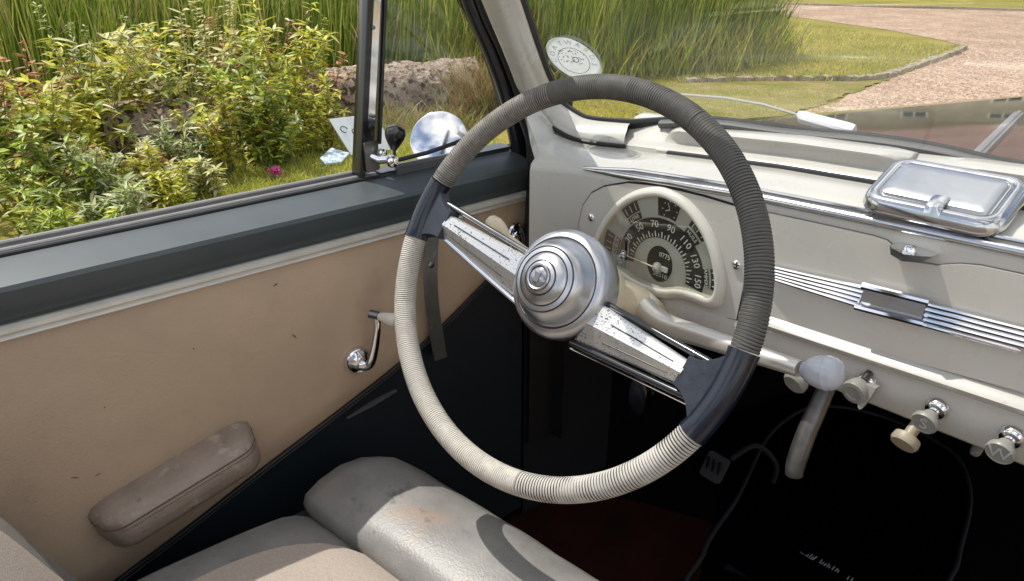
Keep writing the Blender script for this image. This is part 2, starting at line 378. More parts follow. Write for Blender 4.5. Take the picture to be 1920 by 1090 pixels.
# ---- bonnet: left edge follows the sight line found in the photo
bon = MB(); secs = []
BX = [(.88, -.63), (1.0, -.592), (1.1, -.548), (1.2, -.508), (1.39, -.452), (1.55, -.405), (2.0, -.335), (2.6, -.27)]
BZ = [(.88, 1.080), (1.05, 1.080), (1.2, 1.081), (1.39, 1.077), (1.55, 1.074), (2.0, 1.058), (2.6, 1.02)]
def hoodz(x, y):
    xe = interp(y, BX); s_ = max(0, min(1, (x - xe) / (-.15 - xe) / 2)); return interp(y, BZ) + .016 * math.sin(PI * s_)
for i in range(29):
    y = .885 + (2.55 - .885) * i / 28; ze = interp(y, BZ); xe = interp(y, BX); row = []
    for j in range(25):
        x = xe + 2 * (-.15 - xe) * j / 24; row.append((x, y, hoodz(x, y)))
    lf = [(xe - .34, y, ze - .42), (xe - .33, y, ze - .22), (xe - .22, y, ze - .16), (xe - .10, y, ze - .085), (xe - .035, y, ze - .022), (xe - .012, y, ze - .005)]
    secs.append(lf + row + [(-.3 - p[0], p[1], p[2]) for p in reversed(lf)])
nose = [(p[0] * .9, 2.7, p[2] * .6) for p in secs[-1]]
bon.grid(secs + [nose]); bonnet = bon.build('bonnet', M['hood'], car, angle=60)
mb = MB(); mb.grid([[(-.60, y, 1.0), (-.55, y, 1.074), (-.15, y, 1.098), (.25, y, 1.074), (.35, y, 1.0)] for y in (.862, .884)]); mb.build('scuttle', M['hood'], car)
ba = PZ(1832, 289, 1.10); bb = PZ(1915, 199, 1.105)
tr = []
for k in range(9):
    p = ba.lerp(bb, k / 8); tr.append(Vector((p.x, p.y, hoodz(p.x, p.y) + .004)))
sdv = (bb - ba).normalized().cross(Vector((0, 0, 1))).normalized()
mb = MB(); mb.grid([[p + sdv * x + Vector((0, 0, z)) for x, z in ((-.0065, -.006), (-.006, .001), (-.0028, .0005), (-.002, .003), (.002, .003), (.0028, .0005), (.006, .001), (.0065, -.006))] for p in tr], caps=True); mb.build('bonnet_trim', M['brushed'], car, angle=25)

ZC = [(-.76, 1.0345), (-.644, 1.042), (-.52, 1.0525), (-.412, 1.061), (-.274, 1.067), (-.15, 1.072), (.1, 1.077), (.47, 1.066)]
zc_ = lambda x: interp(x, ZC)
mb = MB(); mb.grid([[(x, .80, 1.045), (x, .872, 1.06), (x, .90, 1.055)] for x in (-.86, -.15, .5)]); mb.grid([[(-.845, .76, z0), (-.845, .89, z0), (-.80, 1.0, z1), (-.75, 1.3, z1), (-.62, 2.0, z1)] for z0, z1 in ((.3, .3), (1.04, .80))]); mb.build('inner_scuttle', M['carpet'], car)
# ---- windscreen
def ws(u, v):
    """u 0..1 from driver's side to passenger side, v 0..1 from scuttle to header"""
    x0 = -.80 + u * 1.30; c = 1 - ((x0 + .15) / .65) ** 2
    yb = .795 + .055 * max(0, c); zb = 1.098
    x1 = -.63 + u * .96; yt = .46 + .05 * max(0, c); zt = 1.45
    sag = .012 * math.sin(PI * v)
    return Vector((x0 + (x1 - x0) * v, yb + (yt - yb) * v + sag, zb + (zt - zb) * v))
mb = MB(); mb.grid([[ws(i / 24, j / 10) for i in range(25)] for j in range(11)]); mb.build('windscreen', M['glass'], car)
RK = (0, .352, .335)
def rake(px, py, y0): return hit(px, py, (0, y0, 1.098), RK)
# glass edge (seal) and outer edge of the painted garnish, found on the raked plane and along the dash
SEAL = [rake(*p, .795) for p in ((955, -50), (973, 0), (995, 60), (1015, 119), (1030, 155))] + [PY(1050, 192, .788), PY(1082, 216, .795), PY(1112, 227, .80), PY(1185, 233, .805)]
OUT = [rake(*p, .735) for p in ((893, -50), (915, 0), (945, 76), (967, 130), (982, 168))] + [PY(1005, 209, .745), PY(1040, 241, .756), PY(1088, 263, .766), PY(1172, 274, .778)]
ext = lambda q: [q[0] + (q[0] - q[1]) * (1.45 - q[0].z) / (q[0].z - q[1].z)] + q
SEALC = catmull(ext(SEAL), 5); OUTC = catmull(ext(OUT), 5)
RUB = [PY(1240, 233, .812), PY(1340, 233, .820), PY(1470, 250, .830), PY(1630, 266, .838), PY(1751, 285, .842), PY(1900, 318, .845)]
RUB += [Vector((x, .845 - .06 * max(0, x) ** 1.5, RUB[-1].z)) for x in (-.05, .1, .25, .44)]
tail = [p + Vector((0, .006, .002)) for p in RUB]
mb = MB(); pts = SEALC + catmull(tail, 3); mb.tube(pts, [interp(i, [(0, .0105), (24, .0100), (36, .0075), (60, .007)]) for i in range(len(pts))], 10, flat=.8); mb.build('windscreen_seal', M['rubber'], car)
mb = MB(); secs = []
for i, (p, q) in enumerate(zip(SEALC, OUTC)):
    t = SEALC[min(i + 1, len(SEALC) - 1)] - SEALC[max(i - 1, 0)]; w_ = q - p; n_ = w_.cross(t).normalized()
    if n_.dot(CAM - p) < 0: n_ = -n_
    b_ = min(.014, w_.length * .2)
    secs.append([p - n_ * .006, p + w_ * .03 + n_ * .004, p + w_ * .16 + n_ * b_ * .8, p + w_ * .24 + n_ * b_, p + w_ * .5 + n_ * b_ * .95, p + w_ * .78 + n_ * b_ * .9, p + w_ * .93 + n_ * b_ * .55, q, q - n_ * .012])
mb.grid(secs); garn = mb.build('windscreen_garnish', M['cream'], car, angle=50)
mb = MB(); mb.tube([q - (q - p) * -.02 for p, q in zip(SEALC, OUTC)][26:], .003, 8); mb.build('garnish_gap', M['rubber'], garn)
# header bar of the screen frame
mb = MB(); mb.tube([ws(u, 1.0) + Vector((0, .0, .01)) for u in [i / 12 for i in range(13)]], .042, 14, flat=.5, up=(0, .6, 1)); mb.build('windscreen_header', M['cream'], car)
mb = MB(); mb.tube([ws(1.0, v) for v in (0, .25, .5, .75, 1.0)], .03, 10); mb.build('far_pillar', M['cream'], car)

# ---- dashboard
ZL = [(-.76, .912), (-.52, .919), (-.399, .924), (-.117, .938), (.1, .944), (.47, .938)]
ZB = [(-.76, .868), (-.52, .872), (-.276, .879), (-.124, .882), (.1, .886), (.47, .88)]
zc = lambda x: interp(x, ZC); zl = lambda x: interp(x, ZL); zb = lambda x: interp(x, ZB)
def yo(x): return -.022 * max(0, (-.668 - x) / .066) ** 1.8
OX = sorted([(q.x, q.y, q.z) for q in OUTC[22:]])
def oy(x): return interp(x, [(a, b_) for a, b_, c in OX])
def oz(x): return interp(x, [(a, c) for a, b_, c in OX])
d = MB(); secs = []
xs = [-.735 + i * .01 for i in range(34)] + [-.395 + i * .035 for i in range(25)] + [.47]
for x in xs:
    k = max(0.0, min(1.0, (x + .405) / .02)); Y = yo(x); C_ = zc(x); A = zl(x); B_ = zb(x)
    bl = max(0, min(1, (-.58 - x) / .06)); xt = x - .058 * max(0, min(1, (-.60 - x) / .135)); ty = .764 + (oy(xt) - .764) * bl; tz = C_ + .0195 + (oz(xt) - .003 - C_ - .0195) * bl
    top = [(x + (xt - x) * g, .710 + Y + (ty - .710) * f + (0 if f else 0), C_ + .0075 + (tz - C_ - .0075) * g) for f, g in ((.0, 0), (.28, .5 - .15 * bl), (.65, .85 - .15 * bl), (1, 1))]
    secs.append([(x, .76 + Y, B_), (x, .702 + Y, B_), (x, .698 + Y, B_ + .004), (x, .697 + Y, A - .012), (x, .700 + Y, A - .006), (x, .701 - .010 * k + Y, A - .003),
                 (x, .701 - .013 * k + Y, A + .003), (x, .701 - .007 * k + Y, A + .009), (x, .701 + Y, A + .012), (x, .701 + Y, C_ - .03), (x, .701 + Y, C_ - .010), (x, .703 + Y, C_ + .001)] + top +
                [(xt, ty + .012, tz - .008), (xt, .777 + max(0, ty - .764), C_ - .03)])
d.grid(secs); dash = d.build('dashboard', M['cream'], car, angle=55)
# chrome bead along the dash top edge
mb = MB(); P_ = [Vector((x, .7005 + yo(x), zc(x) + .0015)) for x in [-.655 + i * .02 for i in range(56)]]
mb.tube(P_, [.0012 + .0036 * min(1, i / 3) for i in range(len(P_))], 10); mb.tube([p + Vector((0, .006 * min(1, (i + 1) / 5), .0072 * min(1, (i + 1) / 5))) for i, p in enumerate(P_)], .0022, 8)
mb.build('chrome_bead', M['tinmetal'], dash)
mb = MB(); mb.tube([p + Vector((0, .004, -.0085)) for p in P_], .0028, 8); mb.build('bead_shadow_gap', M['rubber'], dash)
mb = MB(); mb.tube([Vector((x, .7725, zc(x) + .0185)) for x in [-.575 + i * .05 for i in range(21)]], .0042, 8); mb.build('rail_gap', M['rubber'], dash)
# raised pads of the garnish rail (long pressed panel in front of the glass)
def railpad(x0, x1, name):
    mb = MB(); secs = []; n_ = 34
    for i in range(n_ + 1):
        x = x0 + (x1 - x0) * i / n_; e = min(1, min(i, n_ - i) / 3.2); e = math.sin(e * PI / 2) ** .7 if e < 1 else 1
        zz = zc(x); yb = .783
        k = 1 - e; secs.append([(x, .781, zz + .016), (x, .779, zz + .0195), (x, .781, zz + .0225), (x, .791 - .004 * k, zz + .0245), (x, .7945, zz + .028), (x, .7935 + .006 * k, zz + .035 - .002 * k), (x, .7890 + .014 * k, zz + .0425 - .006 * k), (x, .7885 + .017 * k, zz + .0450 - .007 * k), (x, .792 + .017 * k, zz + .0470 - .007 * k), (x, .802 + .012 * k, zz + .0480 - .006 * k), (x, .822, zz + .0480 - .003 * k), (x, .838, zz + .042)])  # profile shaped with an undercut face so the lip puts it in shade
    mb.grid(secs, caps=True); return mb.build(name, M['cream'], garn, angle=50)
railpad(-.600, -.297, 'rail_panel'); railpad(-.262, .20, 'rail_panel')
mb = MB(); secs = []
for i in range(40):
    x = -.668 + i * .029; zz = zc(x); secs.append([(x, .779, zz + .008), (x, .780, zz + .021), (x, .786, zz + .025), (x, .798, zz + .029), (x, .815, zz + .036 + .018 * max(0, min(1, (-.57 - x) / .05))), (x, .835, zz + .043 + .014 * max(0, min(1, (-.57 - x) / .05))), (x, .86, zz + .042)])
mb.grid(secs); mb.build('garnish_rail', M['cream'], garn, angle=50)
mb = MB(); pts = catmull(RUB, 4)
mb.tube(pts, .0085, 10, flat=.7); mb.build('scuttle_rubber', M['greyrubber'], car)

# ---- glovebox lid with its flutes, handle, latch
YF = .701
def D(px, py, y=YF): return PY(px, py, y)
def flatmesh(name, pts, d0, d1, material, parent, **kw):
    """solid plate on the dash face: outline pts (world, on the face), between d0 and d1 metres in front of it"""
    mb = MB(); mb.grid([[Vector((p.x, YF - d_, p.z)) for p in pts] for d_ in (d0, d1)], cv=True, caps=True)
    return mb.build(name, material, parent, **kw)
lid_px = [(1401, 592), (1392, 586), (1405, 500), (1416, 420), (1424, 401), (1440, 398), (1560, 424), (1640, 442), (1664, 450), (1678, 462), (1690, 478), (1712, 489), (1760, 497), (1800, 494), (1840, 497), (1920, 514)]
lid = [D(*p) for p in lid_px]
lid += [Vector((.12, YF, lid[-1].z + .012)), Vector((.18, YF, lid[-1].z + .012)), Vector((.19, YF, .96)), Vector((-.117, YF, .9535))]
glove = flatmesh('glovebox_lid', lid, -.002, .0035, M['cream'], car)
mb = MB(); mb.tube([Vector((p.x, YF - .0004, p.z)) for p in lid[:-3]], .0008, 6); mb.build('lid_gap', M['piping2'], glove)
ch = MB()
for k in range(5):
    a = D(1424 + 6 * k, 495 + 6.9 * k, .692); b_ = D(1622 - 3 * k, 541 + 8 * k, .692)
    ch.tube([a, a.lerp(b_, .02), b_], [.0012, .0023, .0023], 8)
    a = D(1738 - 2 * k, 571 + 9.5 * k, .692); b_ = D(2010 - 24 * k, 640 + 4.6 * k, .692)
    ch.tube([a, a.lerp(b_, .97), b_], [.0023, .0023, .0006], 8)
ch.build('chrome_flute', M['chrome'], glove, kind='stuff')
hb = [D(*p, .694) for p in [(1622, 541), (1738, 571), (1728, 606), (1612, 574)]]
mb = MB(); mb.grid([[p + Vector((0, o_, 0)) for p in hb] for o_ in (.006, -.002)], cv=True, caps=True); mb.build('flute_plate', M['brushed'], glove)
for a, b_ in (((1617, 536), (1743, 567)), ((1604, 575), (1733, 608))):
    mb = MB(); mb.tube([D(*a, .689), D(*b_, .689)], .0035, 8); mb.build('plate_edge', M['chrome'], glove)
mb = MB(); q = D(1708, 474, .69)
mb.grid([[q + Vector((x * .019, .011, z)), q + Vector((x * .019 * s_, -.016 * (1 - abs(x) ** 2.5) - .001, z))] for x, z, s_ in [(-1, .002, 1), (-.7, .003, 1), (0, .003, 1), (.7, .003, 1), (1, .002, 1), (.7, -.003, 1), (0, -.004, 1), (-.7, -.003, 1)]], cu=True)
mb.lathe([(.0001, .004), (.005, .0035), (.0065, .001), (.0065, -.002)], q + Vector((0, -.004, .004)), (0, 0, 1), 14)
mb.build('glovebox_latch', M['chrome'], glove)

# ---- instrument cluster
plate_px = [(1088, 540), (1086, 470), (1088, 420), (1096, 385), (1112, 362), (1135, 350), (1180, 343), (1240, 349), (1320, 368), (1380, 386), (1402, 396), (1408, 415), (1404, 500), (1383, 598), (1330, 588), (1250, 573), (1150, 556)]
clus = flatmesh('instrument_panel', [D(*p) for p in plate_px], -.002, .003, M['cream'], car)
mb = MB(); mb.tube([Vector((D(*p).x, YF - .0008, D(*p).z)) for p in plate_px], .0021, 6, closed=True); mb.build('panel_gap', M['rubber'], clus)
for px, py, mt in ((1109, 408, 'chrome'), (1381, 497, 'chrome')):
    q = D(px, py, YF - .003); mb = MB(); mb.lathe([(.0058, 0), (.0055, .0015), (.004, .0028), (.0001, .0033)], q, (0, -1, 0), 18); sc = mb.build('panel_screw', M[mt], clus)
mb = MB(); q = D(1381, 497, YF - .0068); mb.box(q, (.0068, .0012, .0012)); mb.box(q, (.0012, .0014, .0068)); mb.build('screw_slot', M['dialblack'], clus)
DC = Vector((-.5165, .70, .9445)); ex = Vector((1, 0, 0)); ez = Vector((0, 0, 1)); nn_ = Vector((0, -1, 0))
def dial(a, r, d_): a = math.radians(a); return Vector((DC.x + r * math.cos(a), YF - .004 - d_, DC.z + r * math.sin(a)))
bez = [Vector((D(*p).x, 0, D(*p).z)) for p in [(1122, 468), (1131, 440), (1150, 406), (1178, 378), (1212, 363), (1250, 362), (1290, 384), (1322, 422), (1342, 466), (1352, 510), (1352, 545), (1338, 560), (1310, 551), (1282, 543), (1252, 543), (1222, 535), (1194, 522), (1172, 507), (1148, 497), (1128, 488)]]
bz = catmull([Vector((p.x, YF - .010, p.z)) for p in bez], 4, closed=True)
mb = MB(); cen = sum(bz, Vector()) / len(bz); secs = []
for i, p in enumerate(bz):
    t = (bz[(i + 1) % len(bz)] - bz[i - 1]).normalized(); o_ = t.cross(Vector((0, 1, 0)))
    if o_.dot(p - cen) < 0: o_ = -o_
    bot = 1.5 if (p.z < DC.z - .005 and i > 30) else 1.0
    secs.append([Vector((p.x, 0, p.z)) + o_ * (dd * (bot if dd > 0 else 1)) + Vector((0, YF - h, 0)) for dd, h in ((.0076, .003), (.0071, .0065), (.005, .0100), (.0018, .0120), (-.001, .0120), (-.0032, .0105), (-.0046, .0075), (-.0050, .003))])
mb.grid(secs, cu=True); mb.build('dial_bezel', M['cream_bright'], clus, angle=60)
mb = MB(); mb.grid([[Vector((p.x, YF - h, p.z)) for p in bz] for h in (.0031, .0042)], cv=True, caps=True); mb.build('dial_face', M['face'], clus)
def sector(a0, a1, r0, r1, d_, n_=24):
    mb = MB(); A = [a0 + (a1 - a0) * i / n_ for i in range(n_ + 1)]
    o_ = [dial(a, r1, d_) for a in A] + [dial(a, r0, d_) for a in reversed(A)]
    mb.grid([[dial(a, r0, d_), dial(a, r1, d_)] for a in A]); return mb
sector(184, -9, .0405, .0655, .0006, 48).build('speed_band', M['dialblack'], clus)
sector(360, 0, 0, .0402, .0005, 48).build('dial_centre', M['face'], clus)
mb = MB(); A = [2 * PI * i / 40 for i in range(41)]
mb.grid([[dial(0, 0, .0009) + Vector((0, 0, .007)), dial(0, 0, .0009) + Vector((.0195 * math.cos(a), 0, .007 + .0235 * math.sin(a)))] for a in A]); mb.build('odometer_disc', M['dialblack'], clus)
ticks = MB()
for v_ in range(0, 31):
    a = 177 - v_ * 174 / 28
    if a < -8: continue
    u_ = dial(a, 1, 0) - dial(a, 0, 0); s_ = Vector((-u_.z, 0, u_.x)) * (.0006 if v_ % 2 else .0008); L_ = .0045 if v_ % 2 else .0075
    p0 = dial(a, .0415, .0012); p1 = dial(a, .0415 + L_, .0012); ticks.poly([p0 - s_, p0 + s_, p1 + s_, p1 - s_])
ticks.build('tick_mark', M['white'], clus, kind='stuff')
for i, v_ in enumerate((10, 30, 50, 70, 90, 110, 130, 150)):
    a = 177 - i * 174 / 7; q = dial(a, .0572, .001); u_ = (dial(a, 1, 0) - dial(a, 0, 0)).normalized(); s_ = Vector((u_.z, 0, -u_.x))
    text('numeral', str(v_), .0125, q, s_, u_, nn_, M['white'], clus)
text('odometer_digits', '0775', .0085, dial(70, .0205, .0012), (1, 0, -.06), (0, 0, 1), nn_, M['white'], clus)
text('odometer_digits', '52310', .0085, dial(-70, .0075, .0012), (1, 0, -.06), (0, 0, 1), nn_, M['white'], clus)
mb = MB(); q = dial(0, .009, .003) + Vector((0, 0, .003)); mb.prism(rrect(.011, .0065, .0015, 3), q, ex, ez, nn_, -.001, .001); mb.build('trip_window', M['white'], clus)
mb = MB(); mb.lathe([(.0075, 0), (.007, .003), (.004, .005), (.0001, .0053)], dial(0, 0, .002) + Vector((-.001, 0, .002)), nn_, 16); mb.build('needle_hub', M['satin'], clus)
mb = MB(); a = dial(0, 0, .005) + Vector((0, 0, .002)); b_ = dial(175.5, .060, .004); mb.tube([a, b_], [.0012, .0007], 6); mb.build('speed_needle', M['ivory'], clus)
for a, rows, wrd in ((171, ((.0775, .0925), (.0665, .0745)), 'COEUR'), (128, ((.0760, .0915), (.0665, .0745)), 'LITRE'), (52, ((.0765, .0895), (.0655, .0735)), 'HUILE'), (8, ((.0755, .0880), (.0650, .0725)), 'AMPERE')):
    da = 9.5
    sector(a + da, a - da, rows[0][0], rows[0][1], .0006, 8).build('gauge_window', M['dialblack'], clus)
    sector(a + da, a - da, rows[1][0], rows[1][1], .0006, 8).build('gauge_label', M['dialblack'], clus)
    q = dial(a, (rows[1][0] + rows[1][1]) / 2, .001); u_ = (dial(a, 1, 0) - dial(a, 0, 0)).normalized(); s_ = Vector((u_.z, 0, -u_.x))
    text('gauge_lettering', wrd, .0066, q, s_, u_, nn_, M['white'], clus)
    tk = MB()
    for k in (-6, 0, 6):
        p0 = dial(a + k, rows[0][0] + .002, .0009); p1 = dial(a + k, rows[0][1] - .004, .0009); tk.tube([p0, p1], .0005, 4)
    tk.build('gauge_marks', M['white'], clus)
ck = sector(97, 75, .0685, .0925, .0006, 8).build('clock_window', M['dialblack'], clus)
cc = dial(84, .079, .0012); mb = MB(); mb.tube([cc, cc + Vector((-.003, 0, .0085))], .0005, 4); mb.tube([cc, cc + Vector((-.006, 0, -.002))], .0006, 4)
for k in range(8):
    a = 2 * PI * k / 8; mb.box(cc + Vector((.0105 * math.cos(a), 0, .0105 * math.sin(a))), (.0012, .0005, .0012))
mb.build('clock_hands', M['white'], clus)
mb = MB(); mb.grid([[Vector((p.x, YF - .0105, p.z)) for p in bz], [Vector((p.x, YF - .0107, p.z)) for p in bz]], cv=True, caps=True); mb.build('dial_glass', M['dialglass'], clus)

# ---- lower dash knobs
def knob(px, py, y_face, axis, parts, letter=None, material='satin', name='dash_knob', label=None):
    q = D(px, py, y_face); ax = Vector(axis).normalized()
    k = MB(); k.lathe(parts[0], q, ax, 24); o_ = k.build(name, M[material], car)
    if label: o_['label'] = label
    if len(parts) > 1:
        k = MB(); k.lathe(parts[1], q, ax, 20); k.build('knob_collar', M['chrome'], o_)
    if letter:
        v_ = (ez - ax * ez.dot(ax)).normalized(); u_ = v_.cross(ax) * 1
        h = max(p[1] for p in parts[0]); text('knob_letter', letter, .018, q + ax * (h + .0002), u_, v_, ax, M['paper'], o_)
    return o_
M['knobtan'] = mat('worn_tan_knob', (.34, .29, .21), .45, var=.1, vscale=80)
M['knobgrey'] = mat('worn_grey_knob', (.255, .25, .225), .4, var=.1, vscale=80)
face = [(.0068, .012), (.0086, .019), (.0118, .021), (.0122, .0245), (.0112, .0265), (.0106, .0258), (.0001, .0258)]
colr = [(.0115, -.001), (.0115, .002), (.009, .006), (.0055, .007), (.0055, .022)]
knob(1758, 765, .697, (-.05, -.93, -.28), (face, colr), 'S', 'knobgrey', label='grey pull knob engraved with S')
knob(1899, 818, .697, (-.05, -.93, -.28), (face, colr), 'W', 'knobgrey', label='grey pull knob engraved with W')
sp = knob(1624, 716, .697, (-.08, -.94, -.22), ([(.008, .004), (.0115, .012), (.013, .020), (.012, .0235), (.008, .024), (.007, .0225), (.0001, .0225)], colr), None, 'knobgrey', label='grey turn switch with a pointed tail')
q = D(1621, 742, .680); mb = MB(); mb.prism([(-.0085, .012), (-.006, -.001), (-.0022, -.0125), (0, -.0145), (.0022, -.0125), (.006, -.001), (.0085, .012)], q, (1, 0, 0), (0, .25, .97), (0, -1, 0), -.006, .002)
mb.build('switch_tail', M['knobgrey'], sp)
q = D(1627, 702, .692); mb = MB(); mb.tube([q + Vector((0, .004, 0)), q + Vector((0, -.006, -.004))], .004, 10); mb.build('switch_pin', M['darkchrome'], sp)
q = D(1712, 806, .70); mb = MB(); mb.lathe([(.006, -.02), (.006, .008), (.0128, .010), (.0135, .016), (.0118, .0195), (.0001, .02)], q, (-.05, -.72, -.50), 24); mb.build('choke_knob', M['knobtan'], car, label='beige pull knob under the dash edge')
q = D(1503, 706, .69); mb = MB(); mb.lathe([(.006, -.02), (.006, .004), (.013, .006), (.0135, .012), (.011, .015), (.0001, .0155)], q, (-.1, -.8, -.35), 24); mb.build('dash_knob', M['knobgrey'], car, label='grey knob half hidden behind the gear lever end')
q = PY(1832, 843, .78); mb = MB(); mb.lathe([(.0001, .008), (.004, .007), (.0055, .003), (.005, -.01), (.003, -.03)], q, (0, -.8, -.4), 12); mb.build('bolt_head', M['knobgrey'], car)

# ---- steering wheel
WN = Vector((.127, -.868, .480)).normalized(); WC = Vector((-.481, .480, 1.0025))
E1 = Vector((0, 0, 1)).cross(WN).normalized(); E2 = WN.cross(E1)
RM, RT = .2018, .0126
wheel = thing_part = bpy.data.objects.new('steering_wheel', None); COL.objects.link(wheel); wheel.parent = car
wheel.location = WC; wheel.matrix_parent_inverse = Matrix.Translation(-BASE[car.name]); BASE[wheel.name] = WC
def WP(r, a, h=0.0): a = math.radians(a); return WC + (E1 * math.cos(a) + E2 * math.sin(a)) * r + WN * h
def rimseg(name, a0, a1, pitch, amp, mats, steps=6, sides=18, wob=0.0, duty=.5, slant=0.0, label=None):
    """rim sleeve wound with cord: every turn of the cord is a ridge"""
    arc = math.radians(abs(a1 - a0)) * RM; turns = arc / pitch; n_ = int(turns * steps); mb = MB(); secs = []
    for i in range(n_ + 1):
        t = i / n_; a = a0 + (a1 - a0) * t; row = []
        for j in range(sides):
            b_ = 2 * PI * j / sides
            ph = turns * t + slant * math.sin(b_) + wob * mnoise.noise(Vector((t * turns * .11, math.cos(b_) * .8, math.sin(b_) * .8)))
            f = ph % 1.0; rr = RT - amp + amp * (abs(math.sin(PI * f)) ** .55)
            ra = math.radians(a); dr = E1 * math.cos(ra) + E2 * math.sin(ra)
            row.append(WC + dr * (RM + rr * math.cos(b_)) + WN * (rr * math.sin(b_)))
        secs.append(row)
    o = len(mb.v); mb.grid(secs, cv=True, caps=True)
    if len(mats) > 1:
        k = 0
        for i in range(n_):
            for j in range(sides):
                f = (turns * (i + .5) / n_) % 1.0
                mb.m[k] = 1 if (f < duty / 2 or f > 1 - duty / 2) else 0; k += 1
    ob = mb.build(name, [M[q] for q in mats], wheel, angle=180)
    if label: ob['label'] = label
    return ob
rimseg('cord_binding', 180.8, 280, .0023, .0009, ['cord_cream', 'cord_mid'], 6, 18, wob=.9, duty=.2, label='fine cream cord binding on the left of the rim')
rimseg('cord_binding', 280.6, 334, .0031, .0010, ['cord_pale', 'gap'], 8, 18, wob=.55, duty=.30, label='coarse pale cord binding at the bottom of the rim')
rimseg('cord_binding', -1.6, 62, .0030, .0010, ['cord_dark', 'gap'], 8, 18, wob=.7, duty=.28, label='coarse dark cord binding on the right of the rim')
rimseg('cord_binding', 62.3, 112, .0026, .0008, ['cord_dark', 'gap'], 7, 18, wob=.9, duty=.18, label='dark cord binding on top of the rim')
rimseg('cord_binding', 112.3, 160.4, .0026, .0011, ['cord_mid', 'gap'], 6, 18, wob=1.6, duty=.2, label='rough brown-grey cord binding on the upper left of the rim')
TH = -12.6   # the wheel stands a little turned
U = E1 * math.cos(math.radians(TH)) + E2 * math.sin(math.radians(TH)); V = WN.cross(U)
def SP(u, v_, h=0.0): return WC + U * u + V * v_ + WN * h
for side, a0, a1 in ((-1, 160.6, 180.6), (1, -1.8, -25.8)):
    mb = MB(); pts = [WP(RM, a0 + (a1 - a0) * i / 12) for i in range(13)]
    mb.tube(pts, [RT * (1.10 if i in (0, 12) else 1.05) for i in range(13)], 16, up=WN); 
    bs = mb.build('rim_grip', M['navy'], wheel, label='dark moulded grip at the ' + ('left' if side < 0 else 'right') + ' spoke')
    et, eb = (-.0015, -.0265) if side < 0 else (.0055, -.0150); ht, hb_ = .0035, -.0425
    B1, B2 = (side * .1605, et + .0045), (side * .1605, eb - .004)
    def uv(p): q = p - WC; return (q.dot(U), q.dot(V))
    A1 = uv(WP(RM - .004, a0)); A2 = uv(WP(RM - .004, a1)); sg_ = 1 if side > 0 else -1
    def bez2(p, c, q, n=8): return [((1 - t) ** 2 * p[0] + 2 * t * (1 - t) * c[0] + t * t * q[0], (1 - t) ** 2 * p[1] + 2 * t * (1 - t) * c[1] + t * t * q[1]) for t in [i / n for i in range(n + 1)]]
    ol = bez2(A1, (side * .179, et + .004), B1) + bez2(B2, (side * .179, eb - .004), A2) + [uv(WP(RM - .004, a1 + (a0 - a1) * i / 8)) for i in range(1, 8)]
    mb = MB(); cu_ = sum(p[0] for p in ol) / len(ol); cv_ = sum(p[1] for p in ol) / len(ol)
    mb.grid([[SP(cu_ + (x - cu_) * f, cv_ + (y - cv_) * f, h) for x, y in ol] for f, h in ((.96, -.010), (1, -.008), (1, .004), (.95, .0065))], cv=True, caps=True); mb.build('grip_web', M['navymatte'], wheel, angle=35)
    # spoke: faceted aluminium bar widening to the hub, dropping to the recessed hub
    mb = MB(); secs = []
    EU = .172; prm = []
    for u, h in ((.163, .0018), (.115, -.008), (.040, -.022)):
        f = (EU - u) / (EU - .045); tp = et + (ht - et) * f; bt = eb + (hb_ - eb) * f; prm.append((u, (tp + bt) / 2, (tp - bt) / 2, h))
    def spk_pt(u, v_, k): 
        f = (EU - u) / (EU - .045); tp = et + (ht - et) * f; bt = eb + (hb_ - eb) * f
        return SP(side * u, (tp + bt) / 2 + (tp - bt) / 2 * v_, interp(-u, [(-EU, .003), (-.115, -.008), (-.040, -.022)]) + k)
    for u, vc, wd, h in prm:
        secs.append([SP(side * u, vc + v_ * wd, h + k_) for v_, k_ in ((1, -.006), (1, .000), (.90, .0025), (-.02, .0062), (-.10, .0055), (-.90, -.0028), (-1, -.005), (-1, -.009))])
    mb.grid(secs, cv=True, caps=True); spk = mb.build('spoke', M['spoke'], wheel, angle=20)
    mb = MB()
    for vv, kk in ((.46, .0050), (-.52, .0017)):
        mb.tube([spk_pt(u, vv, kk) for u in (.150, .13, .115, .095, .072)], .0007, 6)
    mb.build('spoke_groove', M['dialblack'], spk)
    for (u0, v0, u1, v1), mt in (((.182, .0065, .045, .0068), 'darkchrome'), ((.182, -.026, .045, -.0465), 'chrome')) if side < 0 else (((.188, .0145, .045, .005), 'black'), ((.184, -.021, .035, -.047), 'black')):
        mb = MB(); mb.tube([SP(side * u0, v0, -.003), SP(side * (u0 * .5 + u1 * .5), v0 * .5 + v1 * .5, -.013), SP(side * u1, v1, -.027)], .0034, 10); mb.build('spoke_rod', M[mt], wheel)
        if side > 0 and v0 < 0:
            for off in (.0065, -.0050):
                mb = MB(); mb.tube([SP(side * u0, v0 - off, -.006), SP(side * u1, v1 - off, -.031)], .0010, 6); mb.build('spoke_rod', M['chrome'], wheel)
HC = WC + E1 * (-.0065) + E2 * (-.001)
prof = [(.044, -.060), (.050, -.055), (.0555, -.044), (.0575, -.032), (.0578, -.0235), (.0570, -.0185), (.0545, -.0140), (.0505, -.0108), (.0478, -.0100), (.0468, -.0106), (.0456, -.0094), (.0440, -.0064), (.0418, -.0010), (.0385, .0050), (.0350, .0092), (.0338, .0100), (.0331, .0094), (.0324, .0106), (.0278, .0120), (.0272, .0112), (.0264, .0126), (.0226, .0152), (.0180, .0176), (.0174, .0168), (.0166, .0182), (.0134, .0200), (.0130, .0218), (.0120, .0228), (.0108, .0220), (.0102, .0200)]
mb = MB(); mb.lathe(prof, HC, WN, 64); hub = mb.build('hub_cap', M['brushed'], wheel, angle=30)
